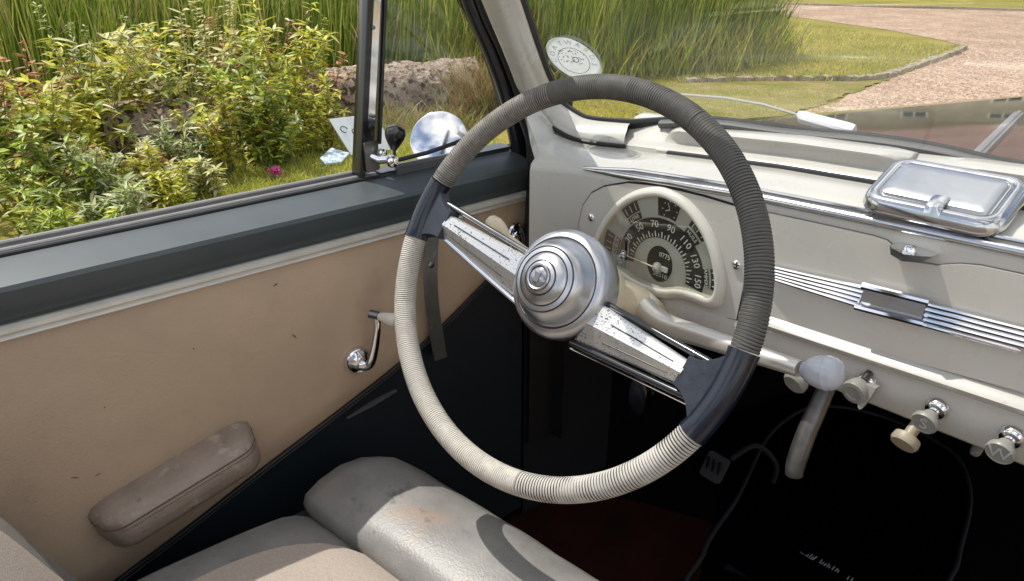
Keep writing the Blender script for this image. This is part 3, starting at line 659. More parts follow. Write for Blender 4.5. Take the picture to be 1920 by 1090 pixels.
for r_, h_ in ((.0474, -.0101), (.0335, .0099), (.0276, .0118), (.0178, .0175), (.0132, .0206)):
    mb = MB(); mb.tube([HC + WN * h_ + (E1 * math.cos(a) + E2 * math.sin(a)) * r_ for a in [2 * PI * i / 48 for i in range(48)]], .00055, 5, closed=True); mb.build('hub_groove', M['gap'], wheel)
mb = MB(); mb.lathe([(.0102, .0196), (.0096, .0214), (.0065, .0232), (.0001, .0240)], HC, WN, 32); mb.build('hub_emblem', mat('emblem_glass', (.30, .31, .33), .12, .6, var=.3, vscale=140), wheel)
mb = MB(); q = HC + WN * .0242; mb.prism([(-.003, -.005), (.0028, -.005), (.0032, .001), (.0045, .0045), (.0, .0035), (-.0035, .005), (-.0028, .001)], q, E1, E2, WN, -.001, .0004); mb.build('emblem_relief', M['darkchrome'], wheel)

# ---- steering column, indicator stalk, gear lever
CD = -WN
mb = MB(); mb.lathe([(.030, .052), (.041, .056), (.0440, .066), (.0440, .080), (.0415, .088), (.031, .092), (.024, .098), (.022, .12), (.021, .42)], HC, CD, 28); col_ = mb.build('steering_column', M['housing'], car)
mb = MB(); a = HC + CD * .075; j = PY(1207, 572, .645)
jb = HC + CD * .125
mb.tube(catmull([PY(1140, 552, .625), PY(1168, 560, .628), PY(1196, 570, .636), PY(1208, 576, .642), PY(1216, 582, .648)], 4), [interp(i, [(0, .024), (5, .0225), (11, .0185), (14, .0178), (16, .012)]) for i in range(17)], 18); mb.build('column_housing', M['housing'], col_)
lv0 = PY(1207, 577, .634); lv1 = PY(1243, 608, .626); lv2 = PY(1500, 692, .600); lv3 = PY(1512, 694, .600); lv4 = PY(1577, 704, .600)
mb = MB(); pts = catmull([lv0 + Vector((-.002, .012, .002)), lv0, lv1, lv1.lerp(lv2, .3), lv1.lerp(lv2, .65), lv2], 5)
n_ = len(pts); mb.tube(pts, [interp(i / (n_ - 1), [(0, .0150), (.35, .0145), (.6, .0115), (1, .0080)]) for i in range(n_)], 16); gl = mb.build('gear_lever', M['satin'], car)
ax = (lv4 - lv3).normalized(); mb = MB(); L_ = (lv4 - lv3).length * 1.02
mb.lathe([(.0075, -.003), (0.0090, .0), (0.0116, L_ * .08), (0.0138, L_ * .22), (0.0153, L_ * .40), (0.0159, L_ * .56), (0.0159, L_ * .60), (0.0163, L_ * .615), (0.0163, L_ * .635), (0.0159, L_ * .65), (0.0151, L_ * .78), (0.0131, L_ * .89), (0.0093, L_ * .965), (0.0047, L_ * .995), (.0001, L_)], lv3, ax, 32); mb.build('lever_knob', M['greyknob'], gl)
s0 = PY(992, 478, .60); s1 = PY(945, 440, .585); s2 = PY(924, 419, .578)
mb = MB(); mb.tube([HC + CD * .085, s0, s1], [.008, .006, .0052], 10); st = mb.build('indicator_stalk', M['ivory'], car)
mb = MB(); ax = (s2 - s1).normalized(); mb.lathe([(.005, -.012), (.0085, -.004), (.0115, .006), (.0118, .014), (.009, .022), (.004, .0255), (.0001, .026)], s1 + ax * .004, ax, 20); mb.build('stalk_knob', M['ivory'], st)
# hand-brake lever hanging below the dash
hb = catmull([PY(1552, 722, .74), PY(1533, 765, .725), PY(1514, 808, .71), PY(1500, 846, .70), PY(1491, 874, .695), PY(1489, 890, .694)], 5)
mb = MB(); mb.tube(hb, [.0098 + .0012 * math.sin(i / len(hb) * PI) for i in range(len(hb))], 14); mb.build('handbrake_lever', mat('dull_grey_metal', (.17, .17, .165), .42, .8, var=.25, vscale=40), car)

# ---- door
YA, YB = -.75, .738
door = MB()
prof = [(-.7985, .962), (-.7985, .9765), (-.7985, .978), (-.794, .9835), (-.789, 1.000), (-.787, 1.012), (-.7895, 1.0165), (-.797, 1.0185), (-.822, 1.0245), (-.842, 1.0275), (-.8445, 1.0245), (-.846, 1.0), (-.846, .8), (-.846, .36), (-.815, .36), (-.815, .960)]
door.grid([[(x, y, z) for x, z in prof] for y in (YA, -.2, .2, .46, YB)], cv=True, caps=True)
dr = door.build('door', M['green'], car, angle=30)
pb = [(YA, .46), (-.45, .475), (-.2, .525), (-.02, .588), (.082, .626), (.17, .655), (.262, .688), (.37, .724), (.48, .763), (.56, .798), (.638, .841), (.70, .878), (.733, .902)]
bot = catmull([Vector((0, y, z)) for y, z in pb], 3)
mb = MB(); top = .9595; secs = []
for p in bot:
    secs.append([(-.812, p.y, p.z), (-.803, p.y, p.z), (-.7995, p.y, p.z + .005)] + [(-.799 + .0022 * math.sin(PI * k / 8) * (1 + .6 * math.sin(p.y * 9)), p.y, p.z + .005 + (top - p.z - .005) * k / 8) for k in range(1, 9)] + [(-.812, p.y, top)])
mb.grid(secs, cv=True, caps=True); mb.build('trim_panel', M['tan'], dr, angle=60)
mb = MB()
for px, py, l_, a_ in ((513, 537, .006, .3), (133, 896, .008, -.5), (178, 893, .007, .1), (362, 655, .0015, 0), (548, 628, .008, -.9), (195, 765, .0015, 0)):
    q = PX(px, py, -.7962); mb.tube([q, q + Vector((0, l_ * math.cos(a_) * .5, l_ * math.sin(a_) * .5 + .0005)), q + Vector((0, l_ * math.cos(a_), l_ * math.sin(a_)))], [.0004, .0009, .0003], 5)
mb.build('scuff_mark', M['stitch'], dr, kind='stuff')
mb = MB(); mb.tube([Vector((-.801, p.y, p.z - .002)) for p in bot], .0026, 8); mb.build('panel_piping', M['rubber'], dr)
mb = MB(); mb.tube([Vector((-.7995, p.y, p.z - .0062)) for p in bot], .0011, 6); mb.build('panel_piping', M['piping'], dr)
mb = MB()
M['trimstrip'] = mat('cream_trim_strip', (.60, .58, .52), .35, .25, var=.06, vscale=30)
mb.grid([[(-.8, y, .9600), (-.795, y, .9602), (-.7925, y, .9625), (-.795, y, .9655), (-.7945, y, .9668), (-.7905, y, .9695), (-.7905, y, .9735), (-.795, y, .9760), (-.8, y, .9762)] for y in (YA, 0, .3, .5, YB - .002)], caps=True)
mb.build('trim_strip', M['trimstrip'], dr, angle=25)
mb = MB(); mb.box((-.824, -.007, .655), (.024, 1.484, .59)); mb.build('door_base', M['greydark'], dr)
# window channel strips on the sill
for (x0, x1, z0, mt) in ((-.850, -.8435, 1.0300, 'rubber'), (-.858, -.851, 1.0315, 'piping2'), (-.865, -.859, 1.0310, 'rubber'), (-.8735, -.866, 1.0345, 'piping2')):
    if mt not in M: M[mt] = mat('felt_strip', (.17, .165, .16), .7, var=.15, vscale=40)
    mb = MB(); mb.grid([[(x0, y, 1.015), (x0, y, z0), (x0 + .0015, y, z0 + .0014), (x1 - .0015, y, z0 + .0014), (x1, y, z0), (x1, y, 1.015)] for y in (YA, .2, .505)], caps=True); mb.build('window_channel', M[mt], dr)
# sill in front of the post, under the quarter light
mb = MB(); mb.grid([[(-.846, y, 1.0), (-.846, y, 1.030), (-.843, y, 1.0335), (-.868, y, 1.0345), (-.872, y, 1.03), (-.872, y, 1.0)] for y in (.507, .60, YB)], caps=True); mb.build('quarter_sill', M['green'], dr, angle=30)
a = PX(745, 308, -.838); b_ = PX(848, 284, -.838)
mb = MB(); mb.grid([[(-.8455, y, 1.026), (-.838, y, 1.0275), (-.838, y, 1.038), (-.8455, y, 1.040)] for y in (a.y, b_.y)], cv=True, caps=True); mb.build('felt_pad', M['greyrubber'], dr)
mb = MB(); mb.tube([PX(735, 303, -.850), PX(800, 287, -.850), PX(872, 262, -.850), PX(925, 247, -.848)], .0032, 8); mb.build('quarter_seal', M['rubber'], dr)
# armrest
A0 = Vector((-.80, .087, .716)); A1 = Vector((-.80, .262, .752)); ax = (A1 - A0).normalized(); up = Vector((1, 0, 0)).cross(ax); up = up if up.z > 0 else -up
LA = (A1 - A0).length + .016; A0 = A0 - ax * .012 + Vector((0, 0, .002))
mb = MB(); secs = []; n_ = 26
for i in range(n_ + 1):
    t = i / n_; s_ = LA * t; e0 = .030; f = 1.0
    if s_ < e0: f = math.sqrt(max(0, 1 - ((e0 - s_) / e0) ** 2))
    if LA - s_ < e0: f = math.sqrt(max(0, 1 - ((e0 - LA + s_) / e0) ** 2))
    f = max(f, .04); c_ = A0 + ax * s_; g = .55 + .45 * f
    pr = [(0, .027), (.018, .0285), (.036, .026), (.047, .021), (.0515, .0155), (.0505, .0135), (.052, .0115), (.053, .0), (.0515, -.011), (.047, -.019), (.037, -.0235), (.018, -.0245), (0, -.0235)]
    secs.append([c_ + Vector((p * f + .002, 0, 0)) + up * (h * g) for p, h in pr])
mb.grid(secs, cv=True, caps=True); arm = mb.build('armrest', M['arm'], dr, angle=60)
mb = MB(); mb.tube([q[5] + Vector((.0004, 0, 0)) for q in secs], .0009, 6); mb.build('armrest_seam', M['stitch'], dr)
mb = MB()
for i in range(8, 76):
    t = i / 80 * n_; k = int(t); p = secs[k][6].lerp(secs[min(k + 1, n_)][6], t - k) - up * .0015; mb.tube([p + Vector((.0004, 0, .0008)), p + Vector((.0004, 0, -.0012)) + ax * .0012], .0005, 4)
mb.build('armrest_stitching', M['stitch'], dr, kind='stuff')
# window winder
wk = bpy.data.objects.new('window_winder', None); COL.objects.link(wk); wk.parent = car; q = PX(668, 674, -.797); wk.location = q; wk.matrix_parent_inverse = Matrix.Translation(-BASE[car.name]); BASE[wk.name] = q.copy()
mb = MB(); mb.lathe([(.0195, -.002), (.0195, .004), (.0165, .008), (.0155, .0075), (.012, .011), (.0085, .014), (.0001, .0145)], q, (1, 0, 0), 28); mb.build('winder_plate', M['chrome'], wk)
q2 = PX(707, 592, -.772)
mb = MB(); pts = catmull([q + Vector((.012, -.003, -.003)), q + Vector((.020, .008, -.003)), q.lerp(q2, .35) + Vector((.016, .007, -.004)), q.lerp(q2, .7) + Vector((.010, .004, 0)), q2], 5)
mb.tube(pts, [interp(i / (len(pts) - 1), [(0, .007), (.3, .0072), (.7, .0052), (1, .0048)]) for i in range(len(pts))], 12, up=(1, 0, 0), flat=.6); mb.build('winder_arm', M['chrome'], wk)
mb = MB(); mb.lathe([(.006, -.010), (.006, .002)], q2, (.8, .5, -.1), 14); mb.build('winder_pivot', M['darkchrome'], wk)
mb = MB(); mb.lathe([(.0045, .002), (.0058, .006), (.0085, .016), (.0095, .022), (.0085, .0265), (.005, .0285), (.0001, .029)], q2, (.8, .5, -.15), 20); mb.build('winder_knob', M['ivory'] if False else mat('pale_knob', (.62, .58, .50), .35), wk)
# pull strap with stud, inner handle
mb = MB(); sp_ = catmull([PX(812, 432, -.796), PX(808, 470, -.785), PX(807, 530, -.770), PX(812, 590, -.775), PX(822, 650, -.79), PX(826, 672, -.796)], 5)
mb.grid([[p + Vector((0, -.0115, 0)), p + Vector((.0025, -.0105, 0)), p + Vector((.0025, .0105, 0)), p + Vector((0, .0115, 0))] for p in sp_], cv=True, caps=True)
stp = mb.build('pull_strap', M['strap'], dr, angle=30)
q = PX(808, 497, -.775); mb = MB(); mb.lathe([(.0055, -.002), (.0052, .001), (.003, .0025), (.0001, .003)], q, (1, 0, .1), 14); mb.build('strap_stud', M['darkchrome'], dr)
q = PX(957, 452, -.797); mb = MB()
for k, (rr, dx) in enumerate(((.0048, .012), (.0042, .006), (.0036, .016))):
    pts = [q + Vector((dx, (.016 - .003 * k) * math.cos(a), (.036 - .005 * k) * math.sin(a) - .008)) for a in [PI * i / 14 for i in range(15)]]; mb.tube(pts, rr, 8)
mb.build('door_handle', M['chrome'], dr)
# quarter light: post, glass, frame, catch
ql = bpy.data.objects.new('quarter_light', None); COL.objects.link(ql); ql.parent = car; ql.location = (-.86, .5, 1.03); ql.matrix_parent_inverse = Matrix.Translation(-BASE[car.name]); BASE[ql.name] = Vector((-.86, .5, 1.03))
def tilt(z): return .018 * (z - 1.03) / .22      # the window leans inwards
def post(px_top, px_bot, w0, dx, material, name, rad):
    a = PX(px_bot[0], px_bot[1], -.858 + dx); b_ = PX(px_top[0], px_top[1], -.858 + dx); b_ = b_ + (b_ - a) * .8; b_.z = min(b_.z, 1.47)
    mb = MB(); secs = []
    for t in (0, .35, .7, 1.0):
        p = a.lerp(b_, t); p.x += tilt(p.z) * 0
        secs.append([p + Vector((x, y, 0)) for x, y in [(c * rad[0] * .5, s_ * rad[1] * .5) for c, s_ in ((-1, -.8), (-.8, -1), (.8, -1), (1, -.8), (1, .8), (.8, 1), (-.8, 1), (-1, .8))]])
    mb.grid(secs, cv=True, caps=True); return mb.build(name, M[material], ql, angle=30)
post((687, 0), (672, 328), 0, 0, 'black', 'post_rubber', (.022, .0095))
post((703, 0), (690, 268), 0, .003, 'chrome', 'post_channel', (.012, .0125))
post((716.5, 0), (706, 268), 0, .000, 'black', 'post_rubber', (.018, .0050))
for py in (52, 218):
    q = PX(700, py, -.846); mb = MB(); mb.lathe([(.0028, -.004), (.0026, .001), (.0001, .0018)], q, (1, 0, 0), 10); mb.build('post_screw', M['darkchrome'], ql)
q = PX(694, 292, -.848); mb = MB(); mb.prism(rrect(.021, .040, .003, 3), q, (0, 1, 0), (0, 0, 1), (1, 0, 0), -.006, .005); 
mb.build('catch_plate', M['darkchrome'], ql)
mb = MB(); q1 = PX(712, 300, -.836); q2 = PX(738, 298, -.820)
mb.tube([q, q1, q2], [.005, .006, .0055], 10); mb.lathe([(.0075, -.006), (.0085, 0), (.006, .006), (.0001, .0075)], PX(736, 303, -.815), (1, -.3, 0), 14)
q3 = PX(737, 280, -.820); mb.tube([q2, q3], [.0045, .0035], 8); mb.lathe([(.006, 0), (.006, .005), (.003, .007)], PX(715, 287, -.838), (1, 0, 0), 12)
mb.build('catch_lever', M['chrome'], ql)
mb = MB(); q4 = PX(752, 240, -.815); ax = (q4 - q3).normalized()
mb.lathe([(.0035, -.003), (.008, .004), (.0125, .013), (.0138, .019), (.012, .0255), (.006, .029), (.0001, .030)], q3 + ax * .002, Vector((.15, .12, 1)), 24); mb.build('catch_knob', M['black'], ql)
qf = [PX(862, -40, -.852), PX(866, 0, -.852), PX(880, 30, -.852), PX(905, 80, -.852), PX(925, 135, -.852), PX(938, 180, -.852), PX(943, 210, -.852), PX(940, 240, -.852)]
qf = [qf[0] + (qf[0] - qf[1]) * 3] + qf
gl_ = MB(); secs = []
for p in catmull(qf, 2): secs.append([Vector((-.858, .505 + (p.z - 1.03) * .14, p.z)), p + Vector((-.004, .004, 0))])
gl_.grid(secs); gl_.build('quarter_glass', M['glass'], ql)
mb = MB(); mb.tube(catmull(qf, 4), .0042, 8); mb.build('quarter_frame', M['black'], ql)
# door frame / seal between the quarter light and the pillar
def band(name, pxs, xs, material, rad, flat, parent):
    mb = MB(); pts = [PX(a, b_, x) for (a, b_), x in zip(pxs, xs)]; pts = catmull([pts[0] + (pts[0] - pts[1]) * 1.5] + pts, 4); mb.tube(pts, rad, 12, flat=flat, up=(1, 0, 0)); return mb.build(name, M[material], parent)
band('door_frame', [(882, -10), (897, 30), (925, 95), (950, 165), (962, 215), (972, 262), (978, 300)], [-.835] * 7, 'black', .0155, .8, dr)
band('door_frame', [(905, -10), (920, 30), (950, 95), (976, 165), (990, 220), (1000, 270), (1006, 320)], [-.812] * 7, 'rubber', .013, .8, dr)
mb = MB(); fA = catmull(qf[1:], 4); fB = [PX(*p, -.815) for p in ((915, -40), (920, 0), (935, 30), (958, 90), (978, 145), (990, 190), (996, 225), (1000, 262))]; fB = catmull(fB, 4)
mb.grid([[a_ + Vector((-.012, 0, 0)), a_ + Vector((.004, .002, 0)), a_.lerp(b_, .5) + Vector((.006, 0, 0)), b_] for a_, b_ in zip(fA, fB)]); mb.build('door_frame', M['black'], dr)
mb = MB(); mb.tube([PX(985, 215, -.795), PX(1002, 262, -.79), PX(1003, 340, -.785), PX(998, 420, -.785), PX(985, 480, -.79), PX(960, 560, -.80)], .0125, 10); mb.build('door_seal', M['rubber'], car)
mb = MB(); mb.grid([[(-.80, .742, z), (-.80, .80, z), (-.775, .80, z)] for z in (.5, .8, 1.04, 1.12)]); mb.build('door_jamb', M['rubber'], car)
# kick panel below the dash and sill tread
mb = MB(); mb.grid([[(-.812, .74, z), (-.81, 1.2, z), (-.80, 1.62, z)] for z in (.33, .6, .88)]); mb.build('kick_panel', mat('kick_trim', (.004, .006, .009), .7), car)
a = PX(650, 785, -.77); b_ = PX(742, 732, -.77); mb = MB(); mb.tube([a, a.lerp(b_, .5), b_], [.002, .006, .004], 8, flat=.4); mb.build('sill_tread', M['piping'], car)

# ---- door mirror
mr = bpy.data.objects.new('door_mirror', None); COL.objects.link(mr); mr.parent = car; q = PX(823, 262, -1.0); mr.location = q; mr.matrix_parent_inverse = Matrix.Translation(-BASE[car.name]); BASE[mr.name] = q.copy()
vd = (q - CAM).normalized(); rd = Vector((.25, -.62, .74)).normalized(); mn = (rd - vd).normalized()
mb = MB(); mb.lathe([(.030, -.018), (.042, -.013), (.0480, -.004), (.0480, .002), (.0460, .003)], q, mn, 44); mb.build('mirror_shell', M['chrome'], mr)
mb = MB(); mb.lathe([(.0460, .0012), (.0460, .0022)], q, mn, 44); mb.build('mirror_glass', M['mirror'], mr)
mb = MB(); mb.tube([q - mn * .02, q + Vector((.03, .02, -.05)), Vector((-.90, q.y + .02, 1.0))], .006, 8); mb.build('mirror_stem', M['chrome'], mr)

# ---- wiper
M['wiperrod'] = mat('wiper_rod', (.36, .37, .34), .4, .4)
wp = bpy.data.objects.new('windscreen_wiper', None); COL.objects.link(wp); wp.parent = car; q = PY(1600, 246, .893); wp.location = q; wp.matrix_parent_inverse = Matrix.Translation(-BASE[car.name]); BASE[wp.name] = q.copy()
mb = MB(); mb.tube([PY(1240, 176, .865), PY(1285, 178, .87), PY(1360, 184, .875), PY(1430, 196, .88), PY(1500, 217, .884)], .0017, 8); mb.build('wiper_blade', M['wiperrod'], wp)
a = PY(1497, 219, .886); b_ = PY(1602, 247, .893); t = (b_ - a).normalized(); up = Vector((0, -.5, .85)); sd = t.cross(up).normalized()
M['wiperwhite'] = mat('wiper_enamel', (.62, .62, .66), .3, .2, var=.05)
mb = MB(); mb.grid([[p + sd * (x * wv) + up * z for x, z in ((-1, -.003), (-1, .004), (-.7, .0065), (.7, .0065), (1, .004), (1, -.003))] for p, wv in ((a, .004), (a.lerp(b_, .08), .0075), (a.lerp(b_, .9), .0085), (b_, .0065))], cv=True, caps=True); mb.build('wiper_arm', M['wiperwhite'], wp, angle=30)
mb = MB(); mb.tube([b_ - t * .01, b_ - t * .01 - up * .03], .006, 10); mb.build('wiper_spindle', M['darkchrome'], wp)

# ---- bench seat
seat = bpy.data.objects.new('front_seat', None); COL.objects.link(seat); seat.parent = car; seat.location = (-.4, .2, .35); seat.matrix_parent_inverse = Matrix.Translation(-BASE[car.name]); BASE[seat.name] = Vector((-.4, .2, .35))
def sy(x): return .13 * (x + .74)
ZS = .700
mb = MB(); secs = []; n_ = 44
for i in range(n_ + 1):
    x = -.765 + 1.23 * i / n_; s_ = x + .765; f = math.sqrt(max(0, 1 - (max(0, .075 - s_) / .075) ** 2)); f = max(f, .02)
    yc = .367 + sy(x); row = []
    for (dy, dz) in ((-.070, -.08), (-.083, -.025), (-.078, -.012), (-.055, -.001), (-.02, .0055), (.015, .0035), (.045, -.009), (.066, -.030), (.079, -.060), (.084, -.10), (.080, -.20), (.07, -.33)):
        wr = .0035 * mnoise.noise(Vector((x * 7, dy * 22, 3.1))) + .0022 * mnoise.noise(Vector((x * 21, dy * 30, 1.1)))
        row.append((x, yc + dy * (.5 + .5 * f), ZS + wr + dz * (1 if dz < 0 else 1) - .055 * (1 - f)))
    secs.append(row)
mb.grid(secs, caps=True); mb.build('seat_bolster', M['seat'], seat, angle=180)
# cushion: beige cloth centre with a grey leather border
def cushz(x, y): return ZS - .017 + .010 * math.sin(PI * min(1, max(0, (y + .05) / .34))) - .03 * max(0, (-.69 - x) / .06) ** 2 + .002 * mnoise.noise(Vector((x * 12, y * 12, 0)))
def cush(fx0, fx1, name, mt, dz):
    mb = MB(); rows = []
    for i in range(25):
        row = []
        for j in range(25):
            y = -.12 + (.286 + .12) * j / 24; x0 = fx0(y); x1 = fx1(y); x = x0 + (x1 - x0) * i / 24; yy = y + sy(x) * min(1, max(0, (y + .1) / .3))
            edge = min(1.0, (24 - j) / 2.5); row.append((x, yy, cushz(x, y) + dz - .016 * (1 - edge) ** 2))
        rows.append(row)
    mb.grid(rows); return mb.build(name, M[mt], seat, angle=180)
bx = lambda y: -.665 + .32 * max(0, (y - .12) / .17) ** 3.2 * .22
cush(lambda y: -.765, lambda y: .47, 'seat_cushion', 'seat', -.003); 
cush(bx, lambda y: .40, 'cushion_cloth', 'beige', .003)
mb = MB(); mb.box((-.14, .05, .50), (1.20, .60, .30)); mb.build('seat_base', M['greydark'], seat)
# back rest: leans back; its left front edge shows at the lower left
mb = MB(); secs = []
for z, yf in ((.60, .09), (.70, .052), (.75, .033), (.85, -.006), (.95, -.052), (1.05, -.10), (1.10, -.13)):
    secs.append([(-.728, yf - .15, z), (-.735, yf - .06, z), (-.728, yf - .022, z), (-.712, yf - .004, z), (-.69, yf + .003, z), (.43, yf + .003, z), (.46, yf - .05, z), (.46, yf - .15, z)])
mb.grid(secs, cv=True, caps=True); mb.build('backrest', M['seat'], seat, angle=50)
mb = MB(); secs = []
for z, yf in ((.62, .0855), (.70, .0555), (.75, .0365), (.85, -.0025), (.95, -.0485), (1.05, -.0965)):
    secs.append([(x, yf + d_, z) for x, d_ in ((-.655, -.002), (-.648, .003), (-.60, .005), (-.2, .006), (.40, .003))])
mb.grid(secs); mb.build('backrest_cloth', M['beige'], seat, angle=50)

# ---- pedals, red carpet
mb = MB(); q = PZ(1340, 876, .42); mb.prism(rrect(.042, .052, .006, 3), q, (1, 0, -.06), Vector((.08, .45, .9)).normalized(), (0, -.9, .45), -.006, .004); pd = mb.build('pedal', M['greyrubber'], car)
mb = MB(); mb.tube(catmull([q + Vector((.02, .02, .02)), q + Vector((.045, .06, .045)), q + Vector((.06, .12, -.02)), q + Vector((.05, .14, -.09))], 5), .005, 8); mb.build('pedal_arm', M['piping'], pd)
for k in range(3):
    mb = MB(); mb.box(q + Vector((0, -.006, .0)) + Vector((-.012 + .012 * k, 0, 0)), (.003, .004, .04)); mb.build('pedal_rib', M['rubber'], pd)
rc = [PZ(*p, .334) for p in [(960, 900), (1100, 925), (1200, 945), (1345, 985), (1325, 1040), (1300, 1130), (1000, 1130), (900, 1000)]]
mb = MB(); mb.grid([[p + Vector((0, 0, h)) for p in rc] for h in (0, .004)], cv=True, caps=True); mb.build('heel_carpet', M['redcarpet'], car)

# =================================================================== loose things in the car
mat_px = [(1600, 772), (1520, 768), (1462, 800), (1430, 838), (1405, 890), (1378, 945), (1340, 1000), (1318, 1045), (1308, 1130), (1700, 1160), (1782, 1085), (1800, 1030), (1818, 950), (1810, 893), (1780, 850), (1690, 800)]
mp_ = [PZ(*p, .337) for p in mat_px]
M['matblack'] = mat('black_mat_pile', (.002, .002, .003), .98, spec=0.0, bump=.4, bscale=400)
fm = thing('floor_mat', 'black floor mat with grey piped edge and small pale stitched script', 'floor mat', (-.35, 1.0, .335))
mb = MB(); mb.grid([[p + Vector((0, 0, h)) for p in mp_] for h in (0, .006)], cv=True, caps=True); mb.build('mat_pile', M['matblack'], fm)
mb = MB(); mb.tube([p + Vector((0, 0, .006)) for p in catmull(mp_, 4, closed=True)], .0042, 8, closed=True); mb.build('mat_piping', M['piping'], fm)
a = PZ(1512, 1043, .3435); b_ = PZ(1570, 1074, .3435); u_ = (b_ - a).normalized(); v_ = Vector((-u_.y, u_.x, 0))
mb = MB(); x = 0; L_ = (b_ - a).length
while x < L_:
    if not (.28 * L_ < x < .36 * L_):
        h = R.uniform(.006, .013); mb.tube([a + u_ * x, a + u_ * (x + R.uniform(-.001, .002)) + v_ * h], .0011, 4)
    x += R.uniform(.0025, .005)
mb.tube([a - u_ * .012 + v_ * .002, a + u_ * .0, a + u_ * .012 - v_ * .001], .0008, 4)
c_ = PZ(1588, 1087, .3435); mb.tube([c_, c_ + v_ * .01], .0012, 4); mb.tube([c_ + u_ * .006, c_ + u_ * .006 + v_ * .01], .0012, 4)
mb.build('mat_script', M['paper'], fm)

# ashtray tin on the dash top
tin = thing('chrome_tin', 'rounded chrome tin with a latched lid resting on the dash top', 'tin', (-.23, .74, 1.09))
tn = Vector((0, -.37, .93)).normalized(); to = Vector((-.2325, .729, 1.1065)); tu = Vector((1, .0, .045)).normalized(); tu = (tu - tn * tu.dot(tn)).normalized(); tv = tn.cross(tu)
def tinbody(prof, w_, h_, r, name, mt, parent):
    mb = MB(); secs = []
    for ins, d_ in prof:
        secs.append([to + tu * x + tv * y + tn * d_ for x, y in rrect(w_ - 2 * ins, h_ - 2 * ins, max(.002, r - ins), 6)])
    mb.grid(secs, cv=True, caps=True); return mb.build(name, M[mt], parent, angle=40)
TW, THh = .122, .082
tinbody([(.008, -.034), (.004, -.030), (.0035, -.018), (.0015, -.0155), (.0, -.0145)], TW, THh, .020, 'tin_base', 'tinmetal', tin)
tinbody([(.0, -.0142), (-.0008, -.012), (.0, -.0095), (.002, -.004), (.006, -.0005), (.009, .0), (.0125, -.0012), (.0135, -.0026), (.016, -.0026)], TW, THh, .021, 'tin_lid', 'tinmetal', tin)
tinbody([(.0145, -.0026), (.0160, .0002), (.018, .0010), (.024, .0016)], TW, THh, .021, 'tin_panel', 'brushed', tin)
mb = MB(); q = to - tv * (THh / 2 - .014) + tu * .006
secs = []
for t in (-1, -.8, 0, .8, 1):
    x = t * .0068; hh = .0042 - .0012 * abs(t) ** 3
    secs.append([q + tu * x + tv * y + tn * z for y, z in ((.010, .001), (.009, hh), (0, hh + .0006), (-.008, hh - .001), (-.0125, -.004), (-.010, -.004), (0, .001))])
mb.grid(secs, cv=True, caps=True); mb.build('tin_clasp', M['tinmetal'], tin, angle=45)

# tax disc holder on the windscreen
st0 = Vector((-.680, .711, 1.170)); du = (ws(.06, .25) - ws(.06, .2)).normalized(); dv0 = (ws(.1, .22) - ws(.05, .22)).normalized(); sn = dv0.cross(du).normalized()
if sn.y > 0: sn = -sn
best = min(((ws(i / 100, j / 100) - (CAM + ray(1080, 108) * ((ws(i / 100, j / 100) - CAM).dot(_fw)))).length, i, j) for i in range(1, 30) for j in range(8, 50))
st0 = ws(best[1] / 100, best[2] / 100) + sn * .003
SR = .041
stk = thing('windscreen_disc', 'round pale disc stuck in the lower corner of the windscreen', 'sticker', st0)
mb = MB(); A_ = [2 * PI * i / 40 for i in range(41)]; mb.grid([[st0 + (dv0 * math.cos(a) + du * math.sin(a)) * (SR * f) - sn * .0002 for a in A_] for f in (.99, 1.10)]); mb.build('clear_rim', glassmat('clear_vinyl', (.72, .80, .74), .6), stk)
mb = MB(); mb.lathe([(SR, -.0004), (SR, .0004)], st0 - du * .001, sn, 40); mb.build('paper_disc', M['paper'], stk)
mb = MB(); mb.tube([st0 - du * .003 + sn * .0005 + (dv0 * math.cos(a) + du * math.sin(a)) * SR * .62 for a in [2 * PI * i / 40 for i in range(40)]], .0004, 4, closed=True); mb.build('printed_ring', M['piping2'], stk)
for i, chx in enumerate('COATWARDS'):
    a = math.radians(190 - i * 25); rd_ = dv0 * math.cos(a) + du * math.sin(a); tg = dv0 * math.sin(a) - du * math.cos(a)
    text('printed_letter', chx, .0125, st0 + sn * .0008 + rd_ * SR * .80, tg, rd_, sn, M['papertext'], stk)
mb = MB()
for k in range(52):
    x = R.uniform(-.55, .5); y = R.uniform(-.22, .42)
    if (x + .02) ** 2 + (y - .1) ** 2 > .30: continue
    p = st0 + sn * .0006 + dv0 * (x * SR) + du * (y * SR); s_ = R.uniform(.0008, .0020); mb.poly([p - dv0 * s_ - du * s_ * .5, p + dv0 * s_, p + du * s_])
mb.tube([st0 + sn * .0007 + dv0 * (.1 * SR) + (dv0 * math.cos(a) + du * math.sin(a)) * SR * .12 for a in [2 * PI * i / 16 for i in range(16)]], .0006, 4, closed=True)
mb.build('printed_pattern', M['ink'], stk)

